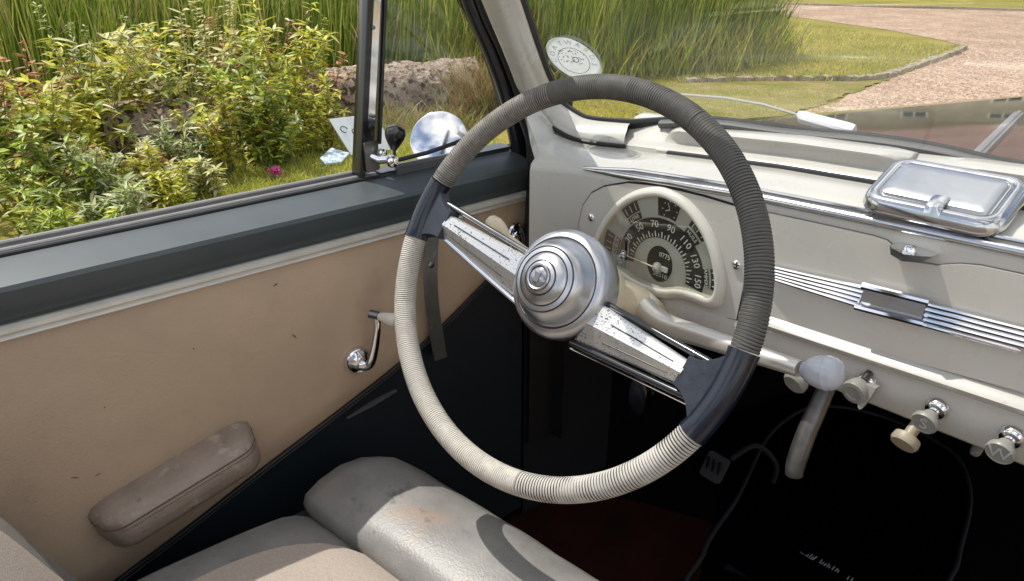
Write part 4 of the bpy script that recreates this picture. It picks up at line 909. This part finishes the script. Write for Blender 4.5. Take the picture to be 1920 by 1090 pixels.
# keys hanging from the dash
q = PY(1197, 742, .69); key = thing('key_fob', 'black oval key fob with steel rim and keys hanging behind the spoke', 'key fob', PY(1215, 690, .69))
mb = MB(); mb.grid([[q + Vector((.014 * math.cos(a) * s_, yy, .031 * math.sin(a) * s_ - .000)) for a in [2 * PI * i / 28 for i in range(28)]] for s_, yy in ((.9, .004), (1, .002), (1, -.002), (.9, -.004))], cv=True, caps=True); mb.build('fob', M['black'], key)
mb = MB(); mb.tube([q + Vector((-.001 + .0145 * math.cos(a), 0, .030 * math.sin(a) - .002)) for a in [math.radians(150 + 75 * i / 12) for i in range(13)]], .0012, 6); mb.build('fob_rim', M['chrome'], key)
k0 = PY(1222, 705, .685); mb = MB(); mb.tube([k0 + Vector((0, 0, .015)), k0, k0 + Vector((.001, 0, -.02)), k0 + Vector((.005, 0, -.026)), k0 + Vector((.007, 0, -.018)), k0 + Vector((.004, 0, .0)), k0 + Vector((.002, 0, .02))], .0013, 6); mb.build('key', M['darkchrome'], key)

# =================================================================== GARDEN
M['reed'] = mat('reed_green', (0.203, 0.338, 0.041), .5, col2=(.33, .40, .06), var=.35, vscale=.9, trans=.35)
M['reed2'] = mat('reed_yellow', (0.480, 0.504, 0.108), .55, var=.3, vscale=1.5, trans=.35)
M['reeddry'] = mat('reed_dry', (.52, .39, .20), .6, var=.3, vscale=1.5, trans=.25)
M['leaf_y'] = mat('leaf_yellow_green', (0.588, 0.560, 0.069), .45, var=.4, vscale=5, trans=.35)
M['leaf_g'] = mat('leaf_green', (0.310, 0.404, 0.054), .42, var=.4, vscale=5, trans=.3)
M['leaf_s'] = mat('leaf_silver', (0.408, 0.456, 0.240), .5, var=.25, vscale=5, trans=.25)
M['leaf_d'] = mat('leaf_dry', (.40, .21, .08), .7, var=.4, vscale=5, trans=.15)
M['leaf_p'] = mat('leaf_pale', (0.667, 0.632, 0.322), .5, var=.25, vscale=5, trans=.3)
M['stem'] = mat('plant_stem', (.16, .17, .05), .7)
M['bark'] = add_spots(add_spots(mat('log_bark', (.33, .25, .19), .95, var=.35, vscale=7, bump=1.0, bscale=26, detail=8, bdist=.04), (.06, .038, .025), 13, .52, .57), (.55, .48, .43), 11, .58, .70)
M['moss'] = mat('moss', (.15, .16, .035), .95, var=.4, vscale=30, bump=.6, bscale=60, bdist=.01)
M['drygrass'] = mat('dry_grass', (.36, .29, .12), .8, var=.35, vscale=6, trans=.25)
M['leaf_r'] = mat('leaf_rust', (.32, .10, .045), .6, var=.4, vscale=5, trans=.2)
M['petal'] = mat('pink_petal', (.42, .04, .20), .5, trans=.2)
def blade(mb, base, h, wd, lean, mi, seg=4, droop=.0):
    d_ = Vector((math.cos(lean[0]), math.sin(lean[0]), 0)); fa = R.uniform(0, PI); s_ = Vector((math.cos(fa), math.sin(fa), 0)) * wd * .5; secs = []
    for k in range(seg + 1):
        t = k / seg; p = base + Vector((0, 0, h * t * (1 - droop * t * .5))) + d_ * (h * (lean[1] * t + droop * t * t * .8))
        g = (1 - t ** 2.2) * .95 + .05; secs.append([p - s_ * g, p + s_ * g])
    mb.grid(secs, mi=mi)
# the reed bed: thousands of blades nobody could count
front = [(-9.6, -4.0), (-9.0, -1.2), (-8.3, 1.2), (-7.5, 3.6), (-6.7, 5.3), (-5.95, 6.5), (-5.5, 7.6), (-5.45, 8.8), (-5.75, 10.3)]
fl = [Vector((x, y, 0)) for x, y in front]; cum = [0]
for a, b_ in zip(fl, fl[1:]): cum.append(cum[-1] + (b_ - a).length)
def frontpt(s_):
    for i in range(len(fl) - 1):
        if s_ <= cum[i + 1]: t = (s_ - cum[i]) / (cum[i + 1] - cum[i]); return fl[i].lerp(fl[i + 1], t), (fl[i + 1] - fl[i]).normalized()
    return fl[-1], (fl[-1] - fl[-2]).normalized()
mb = MB(); LT = cum[-1]
for k in range(12500):
    s_ = LT * R.random(); p, t = frontpt(s_); n_ = Vector((-t.y, t.x, 0)); dp = 2.6 * R.random() ** 1.5
    q = p + n_ * dp + Vector((R.gauss(0, .05), R.gauss(0, .05), 0)); endf = min(1, (LT - s_) / 1.2 + .35)
    h = R.uniform(1.15, 2.0) * (.55 + .45 * min(1, dp / .5 + .2)) * endf
    c = R.random(); mi = 0 if c < .50 else (1 if c < .70 else (2 if c < .80 else 3))
    blade(mb, q, h, R.uniform(.008, .026), (R.gauss(.4, .9), abs(R.gauss(.0, .10)) + .02), mi, 5, droop=max(0, R.gauss(.06, .14)) + (.5 if R.random() < .05 else 0))
M['reed3'] = mat('reed_deep_green', (.075, .15, .022), .45, var=.3, vscale=1.2, trans=.3)
mb.build('reed_bed', [M['reed'], M['reed2'], M['reeddry'], M['reed3']], None, smooth=False, kind='stuff', label='tall green reeds growing in a dense bed behind the log', category='reeds')
# undergrowth at the foot of the reeds on the right
mb = MB()
for k in range(2600):
    s_ = LT * R.uniform(.62, 1.0); p, t = frontpt(s_); n_ = Vector((-t.y, t.x, 0)); q = p + n_ * R.uniform(-.25, .5)
    blade(mb, q, R.uniform(.15, .75), R.uniform(.008, .02), (R.uniform(0, 6.28), R.uniform(.1, .5)), R.choice([0, 0, 1, 1, 2]), 3, droop=R.uniform(0, .4))
mb.build('reed_undergrowth', [M['leaf_g'], M['leaf_y'], M['drygrass']], None, smooth=False, kind='stuff', label='low weeds at the foot of the reeds', category='weeds')

def leaf(mb, base, d_, L_, wd, mi, curl=.3):
    d_ = d_.normalized(); s_ = d_.cross(Vector((0, 0, 1)))
    if s_.length < .1: s_ = Vector((1, 0, 0))
    s_.normalize(); roll = R.uniform(-.7, .7); n_ = s_.cross(d_); s_ = s_ * math.cos(roll) + n_ * math.sin(roll); n_ = s_.cross(d_)
    secs = []
    for t, g in ((0, .12), (.3, .85), (.62, .8), (1, .03)):
        p = base + d_ * (L_ * t) - Vector((0, 0, curl * L_ * t * t)); secs.append([p - s_ * wd * g * .5, p + n_ * wd * g * -.12, p + s_ * wd * g * .5])
    mb.grid(secs, mi=mi)
def plant_mesh(kind, seed, h):
    """returns (stems mesh, foliage mesh) in local coordinates"""
    global R
    keep = R; R = random.Random(seed); st = MB(); fo = MB()
    spec = dict(bushy=(19, 62, (.04, .10), (.42, .28), .55), lance=(16, 52, (.06, .14), (.24, .16), .6), spire=(8, 120, (.03, .07), (.36, .22), .22), dry=(13, 34, (.03, .09), (.40, .26), .6))[kind]
    ns, nl, ll_, wr, spread = spec
    for i in range(ns):
        a = R.uniform(0, 2 * PI); ln = R.uniform(.05, spread) ; H = h * R.uniform(.6, 1.05) * (1 if ln < spread * .6 else .8); b0 = Vector((R.gauss(0, .07), R.gauss(0, .07), 0)); dr_ = Vector((math.cos(a), math.sin(a), 0))
        pts = [b0 + dr_ * (H * ln * (k / 5) ** 1.3) + Vector((0, 0, H * (k / 5) * (1 - .12 * (k / 5)))) for k in range(6)]
        st.tube(pts, [.005 * (1 - .12 * k) for k in range(6)], 5)
        for j in range(nl):
            t = 1 - (R.random() ** 1.25) * .88; k = min(4, int(t * 5)); p = pts[k].lerp(pts[k + 1], t * 5 - k); b_ = R.uniform(0, 2 * PI)
            el = R.uniform(-.15, .75); d_ = Vector((math.cos(b_) * math.cos(el), math.sin(b_) * math.cos(el), math.sin(el)))
            sc = (1.1 - .5 * t) if kind == 'spire' else (1.05 - .35 * abs(t - .6)); L_ = R.uniform(*ll_) * sc * min(1.15, max(.75, h / .7))
            mi = 0 if R.random() < .66 else (1 if R.random() < .62 else (2 if R.random() < .7 else 3))
            leaf(fo, p, d_, L_, L_ * R.uniform(*sorted(wr)), mi, R.uniform(.0, .5))
    R = keep
    return st, fo
PAL = dict(yellow=('leaf_y', 'leaf_g', 'leaf_p'), green=('leaf_g', 'leaf_y', 'leaf_s'), silver=('leaf_s', 'leaf_g', 'leaf_p'), dry=('leaf_d', 'leaf_r', 'drygrass'), mixed=('leaf_y', 'leaf_s', 'leaf_d'), pale=('leaf_p', 'leaf_y', 'leaf_s'))
def at(px, dist):
    d_ = ray(px, 260); d_.z = 0; d_.normalize(); return Vector((d_.x * dist, d_.y * dist, 0))
def plant(name, label, kind, pal, px, dist, h, seed, group='wild plants in the border'):
    if dist > 5: h *= 1.22 if px > 280 else 1.12
    loc = at(px, dist); o = thing(name, label, 'plant', loc, group)
    st, fo = plant_mesh(kind, seed, h)
    link('stem', st.mesh('stem', M['stem']), o, local=True)
    f = link('foliage', fo.mesh('foliage', [M[c] for c in PAL[pal]] + [M[('leaf_d', 'leaf_p', 'leaf_d', 'leaf_s')[seed % 4]]], smooth=False), o, local=True, kind='stuff')
    return o
PL = [
 ('leafy_shrub', 'broad leafy yellow-green shrub with white-edged leaves in the corner by the sill', 'bushy', 'green', 40, 4.35, .62),
 ('leafy_shrub', 'pale lance-leaved shrub low at the left edge of the border', 'lance', 'silver', 150, 4.35, .50),
 ('leafy_shrub', 'low dense green shrub right above the door sill', 'bushy', 'mixed', 255, 4.45, .42),
 ('dry_weed', 'rusty brown withering weed at the far left', 'dry', 'dry', 15, 5.2, .86),
 ('tall_weed', 'tall pale-leaved weed rising in front of the reeds at the left', 'spire', 'silver', 160, 5.7, 1.05),
 ('leafy_shrub', 'yellow bushy shrub left of the grey wood', 'bushy', 'yellow', 95, 5.0, .80),
 ('leafy_shrub', 'lance-leaved yellow shrub over the grey wood', 'lance', 'yellow', 215, 5.6, .84),
 ('tall_weed', 'tall slim weed with drooping top beside the grey wood', 'spire', 'silver', 265, 5.9, 1.02),
 ('leafy_shrub', 'tall bright yellow shrub in the middle of the border', 'bushy', 'pale', 355, 5.7, .98),
 ('tall_weed', 'tallest pale feathery weed in the middle of the border', 'spire', 'pale', 420, 5.9, 1.12),
 ('leafy_shrub', 'large bright green shrub facing the lawn', 'bushy', 'green', 470, 5.35, .80),
 ('leafy_shrub', 'lance-leaved shrub with yellow tops right of the green shrub', 'lance', 'yellow', 545, 5.9, .92),
 ('leafy_shrub', 'low green shrub above the pink flower', 'bushy', 'green', 520, 5.15, .50),
 ('tall_weed', 'slim green weed tufts next to the log end', 'spire', 'yellow', 590, 6.0, .80),
 ('leafy_shrub', 'small yellow shrub leaning over the white board', 'bushy', 'yellow', 588, 5.5, .46),
 ('leafy_shrub', 'low silver-leaved plant in front of the grey wood', 'lance', 'silver', 330, 4.95, .46),
 ('leafy_shrub', 'low mixed plant between the silver plant and green shrub', 'bushy', 'mixed', 405, 5.05, .46),
 ('dry_weed', 'brown dead twigs hanging beside the log', 'dry', 'dry', 615, 6.3, .62),
 ('dry_weed', 'reddish withered weed under the grey wood', 'dry', 'dry', 300, 4.8, .30),
 ('leafy_shrub', 'small leafy shrub at the sill edge, lowest on the left', 'lance', 'green', 60, 3.95, .36),
 ('leafy_shrub', 'mid-height green shrub behind the corner shrub', 'bushy', 'green', 5, 4.75, .78),
 ('leafy_shrub', 'small bright shrub at the sill just left of the lawn strip', 'bushy', 'yellow', 290, 4.25, .30),
 ('leafy_shrub', 'tiny silver plant at the sill below the grey wood', 'lance', 'silver', 215, 4.10, .30),
 ('leafy_shrub', 'small pale plant at the edge of the lawn strip', 'bushy', 'pale', 345, 4.6, .26),
 ('dry_weed', 'rust coloured dying weed at the foot of the tall reeds on the left', 'dry', 'dry', 70, 5.9, .80),
 ('dry_weed', 'tan dead weed among the yellow shrubs beside the middle reeds', 'dry', 'dry', 500, 6.2, .98),
 ('leafy_shrub', 'yellow tufted shrub between the two tall weeds', 'bushy', 'yellow', 300, 6.1, .80),
]
for i, (nm, lb, kd, pal, px, ds, h) in enumerate(PL): plant(nm, lb, kd, pal, px, ds, h, 100 + i)
# log
def log_at(px_pts, rad, name, label, seed):
    pts = [PZ(*p) for p in px_pts]; ax_ = [p - Vector((p.x, p.y, 0)).normalized() * (-rad * .55) * 1 + Vector((0, 0, rad * .80)) for p in pts]
    ax_ = [p + Vector((p.x, p.y, 0)).normalized() * rad * .4 for p in ax_]; ax_ = catmull(ax_, 12); mb = MB(); secs = []; ns = 40
    for i, p in enumerate(ax_):
        t = (ax_[min(i + 1, len(ax_) - 1)] - ax_[max(i - 1, 0)]).normalized(); a = Vector((0, 0, 1)); c = t.cross(a); row = []
        for j in range(ns):
            b_ = 2 * PI * j / ns; q = a * math.cos(b_) + c * math.sin(b_)
            rr = rad * (1 + .10 * mnoise.noise(Vector((i * .18, math.cos(b_) * 1.4, math.sin(b_) * 1.4 + seed))) + .11 * mnoise.noise(Vector((i * .7, math.cos(b_) * 5, math.sin(b_) * 5 + seed))) + .03 * R.random())
            row.append(p + q * rr)
        secs.append(row)
    mb.grid(secs, cv=True, caps=True); o = thing(name, label, 'log', ax_[len(ax_) // 2] * 1); mb.build('bark', M['bark'], o, angle=40); return o, ax_
lg, lax = log_at([(600, 243), (680, 226), (760, 217), (830, 212), (888, 206)], .235, 'fallen_log', 'thick fallen log with cracked grey-brown bark seen through the quarter light', 2.0)
lg2, _ = log_at([(215, 318), (290, 310), (370, 300)], .22, 'weathered_log', 'grey weathered log half hidden among the border plants', 9.0)
# dry mound right of the log
mb = MB()
for k in range(1500):
    p = at(R.gauss(905, 26), R.uniform(6.3, 7.0)); blade(mb, p, R.uniform(.2, .62), R.uniform(.006, .014), (R.uniform(0, 6.28), R.uniform(.05, .5)), R.choice([0, 0, 1, 2]), 3, droop=R.uniform(.1, .6))
mb.build('dry_tussock', [M['drygrass'], M['moss'], M['leaf_d']], None, smooth=False, kind='stuff', label='dry straw tussock at the right end of the log', category='grass')
mb = MB()
for k in range(1000):
    p = at(R.uniform(640, 900), R.uniform(6.0, 6.5)); blade(mb, p, R.uniform(.05, .24), R.uniform(.006, .012), (R.uniform(0, 6.28), R.uniform(.1, .6)), R.choice([0, 0, 1, 2]), 3, droop=R.uniform(.1, .6))
mb.build('log_grass', [M['drygrass'], M['leaf_g'], M['leaf_d']], None, smooth=False, kind='stuff', label='short mixed grass along the foot of the log', category='grass')
# lawn blades near the car
mb = MB()
for k in range(26000):
    px = R.uniform(120, 930); p = at(px, R.uniform(4.0, 6.3) + .0006 * (px - 300))
    blade(mb, p, R.uniform(.02, .06), R.uniform(.003, .006), (R.uniform(0, 6.28), R.uniform(.1, .8)), R.choice([0, 0, 0, 1, 1, 2]), 2, droop=R.uniform(0, .6))
for k in range(16000):
    p = at(R.uniform(1060, 1560), R.uniform(5.2, 8.6)); blade(mb, p, R.uniform(.012, .04), R.uniform(.003, .007), (R.uniform(0, 6.28), R.uniform(.1, .8)), R.choice([0, 1, 1, 2, 2]), 2, droop=R.uniform(0, .6))
for k in range(22000):
    px_, py_ = R.uniform(1120, 1800), R.uniform(28, 158); p = PZ(px_, py_)
    if px_ > 1400 and py_ < 22 + (px_ - 1400) * .165 + 4: continue
    if py_ > 150 - max(0, px_ - 1650) * .40: continue
    sc_ = p.length / 7.0; blade(mb, p, R.uniform(.02, .05), R.uniform(.004, .008) * sc_, (R.uniform(0, 6.28), R.uniform(.2, .9)), R.choice([0, 1, 1, 2, 2]), 1)
for k in range(5000):
    i_ = R.randrange(len(kp) - 1); p = kp[i_].lerp(kp[i_ + 1], R.random()) + Vector((R.gauss(-.06, .05), R.gauss(.02, .07), 0)); blade(mb, p, R.uniform(.03, .10), R.uniform(.005, .010), (R.uniform(0, 6.28), R.uniform(.2, .9)), R.choice([0, 1, 2, 2]), 2, droop=R.uniform(0, .6))
mb.build('lawn_blades', [M['leaf_g'], M['leaf_y'], M['drygrass']], None, smooth=False, kind='stuff', label='short lawn grass blades near the car', category='grass')
# gravel stones
M['pebble'] = mat('pebble', (.54, .41, .32), .9, var=.35, vscale=9)
mb = MB()
for k in range(7000):
    px = R.uniform(1480, 1920); py = R.uniform(95, 225); q = PZ(px, py)
    if py < 150 and px < 1820 + (92 - py) * 2.6: continue
    if px < 1640 + (160 - py) * 2.0: continue
    s_ = R.uniform(.005, .014); rows = []
    v_ = [q + Vector((s_ * R.uniform(.7, 1.2) * math.cos(a), s_ * R.uniform(.7, 1.2) * math.sin(a), .006)) for a in [2 * PI * i / 5 for i in range(5)]]; o = len(mb.v); mb.v += v_ + [q + Vector((0, 0, .006 + s_ * .8))]
    for i in range(5): mb.f.append((o + i, o + (i + 1) % 5, o + 5)); mb.m.append(0)
mb.build('gravel_stones', M['pebble'], None, smooth=False, kind='stuff', label='loose pink gravel stones on the drive', category='gravel')
# boards lying on the grass, pink flower
M['board'] = mat('white_board', (.66, .70, .72), .5, var=.06, vscale=9); M['bluebit'] = mat('blue_print', (.16, .28, .40), .6, col2=(.65, .72, .76), var=.2, vscale=42)
bd = thing('white_sign_board', 'pale blue-white board leaning in the weeds beside the window post', 'board', PZ(650, 285))
cn = [PZ(660, 292), PZ(700, 285), PZ(700, 285) + Vector((0, 0, 0)), PZ(612, 268)]
b0 = PZ(658, 292, .01); b1 = PZ(720, 283, .01); bu = (b1 - b0).normalized(); bn_ = Vector((-b0.x, -b0.y, 0)).normalized(); bv = (Vector((0, 0, .45)) - bn_ * .75 - bu * .42).normalized(); 
bv = (PZ(616, 224, .25) - b0); 
mb = MB(); nrm = bu.cross(bv.normalized()).normalized(); mb.grid([[b0 + nrm * h, b0 + bu * .34 + nrm * h, b0 + bu * .34 + bv + nrm * h, b0 + bv + nrm * h] for h in (-.008, .008)], cv=True, caps=True); mb.build('board_panel', M['board'], bd, smooth=False)
mb = MB()
sg = 1 if nrm.dot(CAM - b0) > 0 else -1
for k in range(3):
    c_ = b0 + bv * (.68 - .1 * k) + bu * (.06 + .07 * k) + nrm * .0095 * sg; mb.tube([c_ + (bu * math.cos(a) + bv.normalized() * math.sin(a)) * .025 for a in [i * .6 for i in range(9)]], .003, 4)
mb.build('board_marking', M['piping'], bd)
mb = MB(); c_ = PZ(598, 305, .02); e_ = [PZ(600, 300, .03), PZ(622, 280, .06), PZ(655, 290, .03), PZ(640, 307, .015), PZ(610, 310, .02)]
mb.grid([[p + Vector((0, 0, h)) for p in e_] for h in (0, .012)], cv=True, caps=True); o = mb.build('blue_board', M['bluebit'], None, smooth=False); tag(o, 'blue speckled board lying on the grass in front of the white board', 'board')
q = PZ(517, 327, .04); fw = thing('pink_flower', 'small magenta flower head low in the grass below the green shrub', 'flower', (q.x, q.y, 0))
mb = MB()
for k in range(70):
    a = R.uniform(0, 6.28); el = R.uniform(-.2, 1.4); leaf(mb, q + Vector((R.gauss(0, .012), R.gauss(0, .012), R.gauss(0.02, .008))), Vector((math.cos(a) * math.cos(el), math.sin(a) * math.cos(el), math.sin(el))), R.uniform(.03, .05), .014, 0, .3)
mb.build('petals', M['petal'], fw, smooth=False, kind='stuff')
mb = MB(); mb.tube([Vector((q.x, q.y, 0)), q], .004, 6); mb.build('stem', M['stem'], fw)
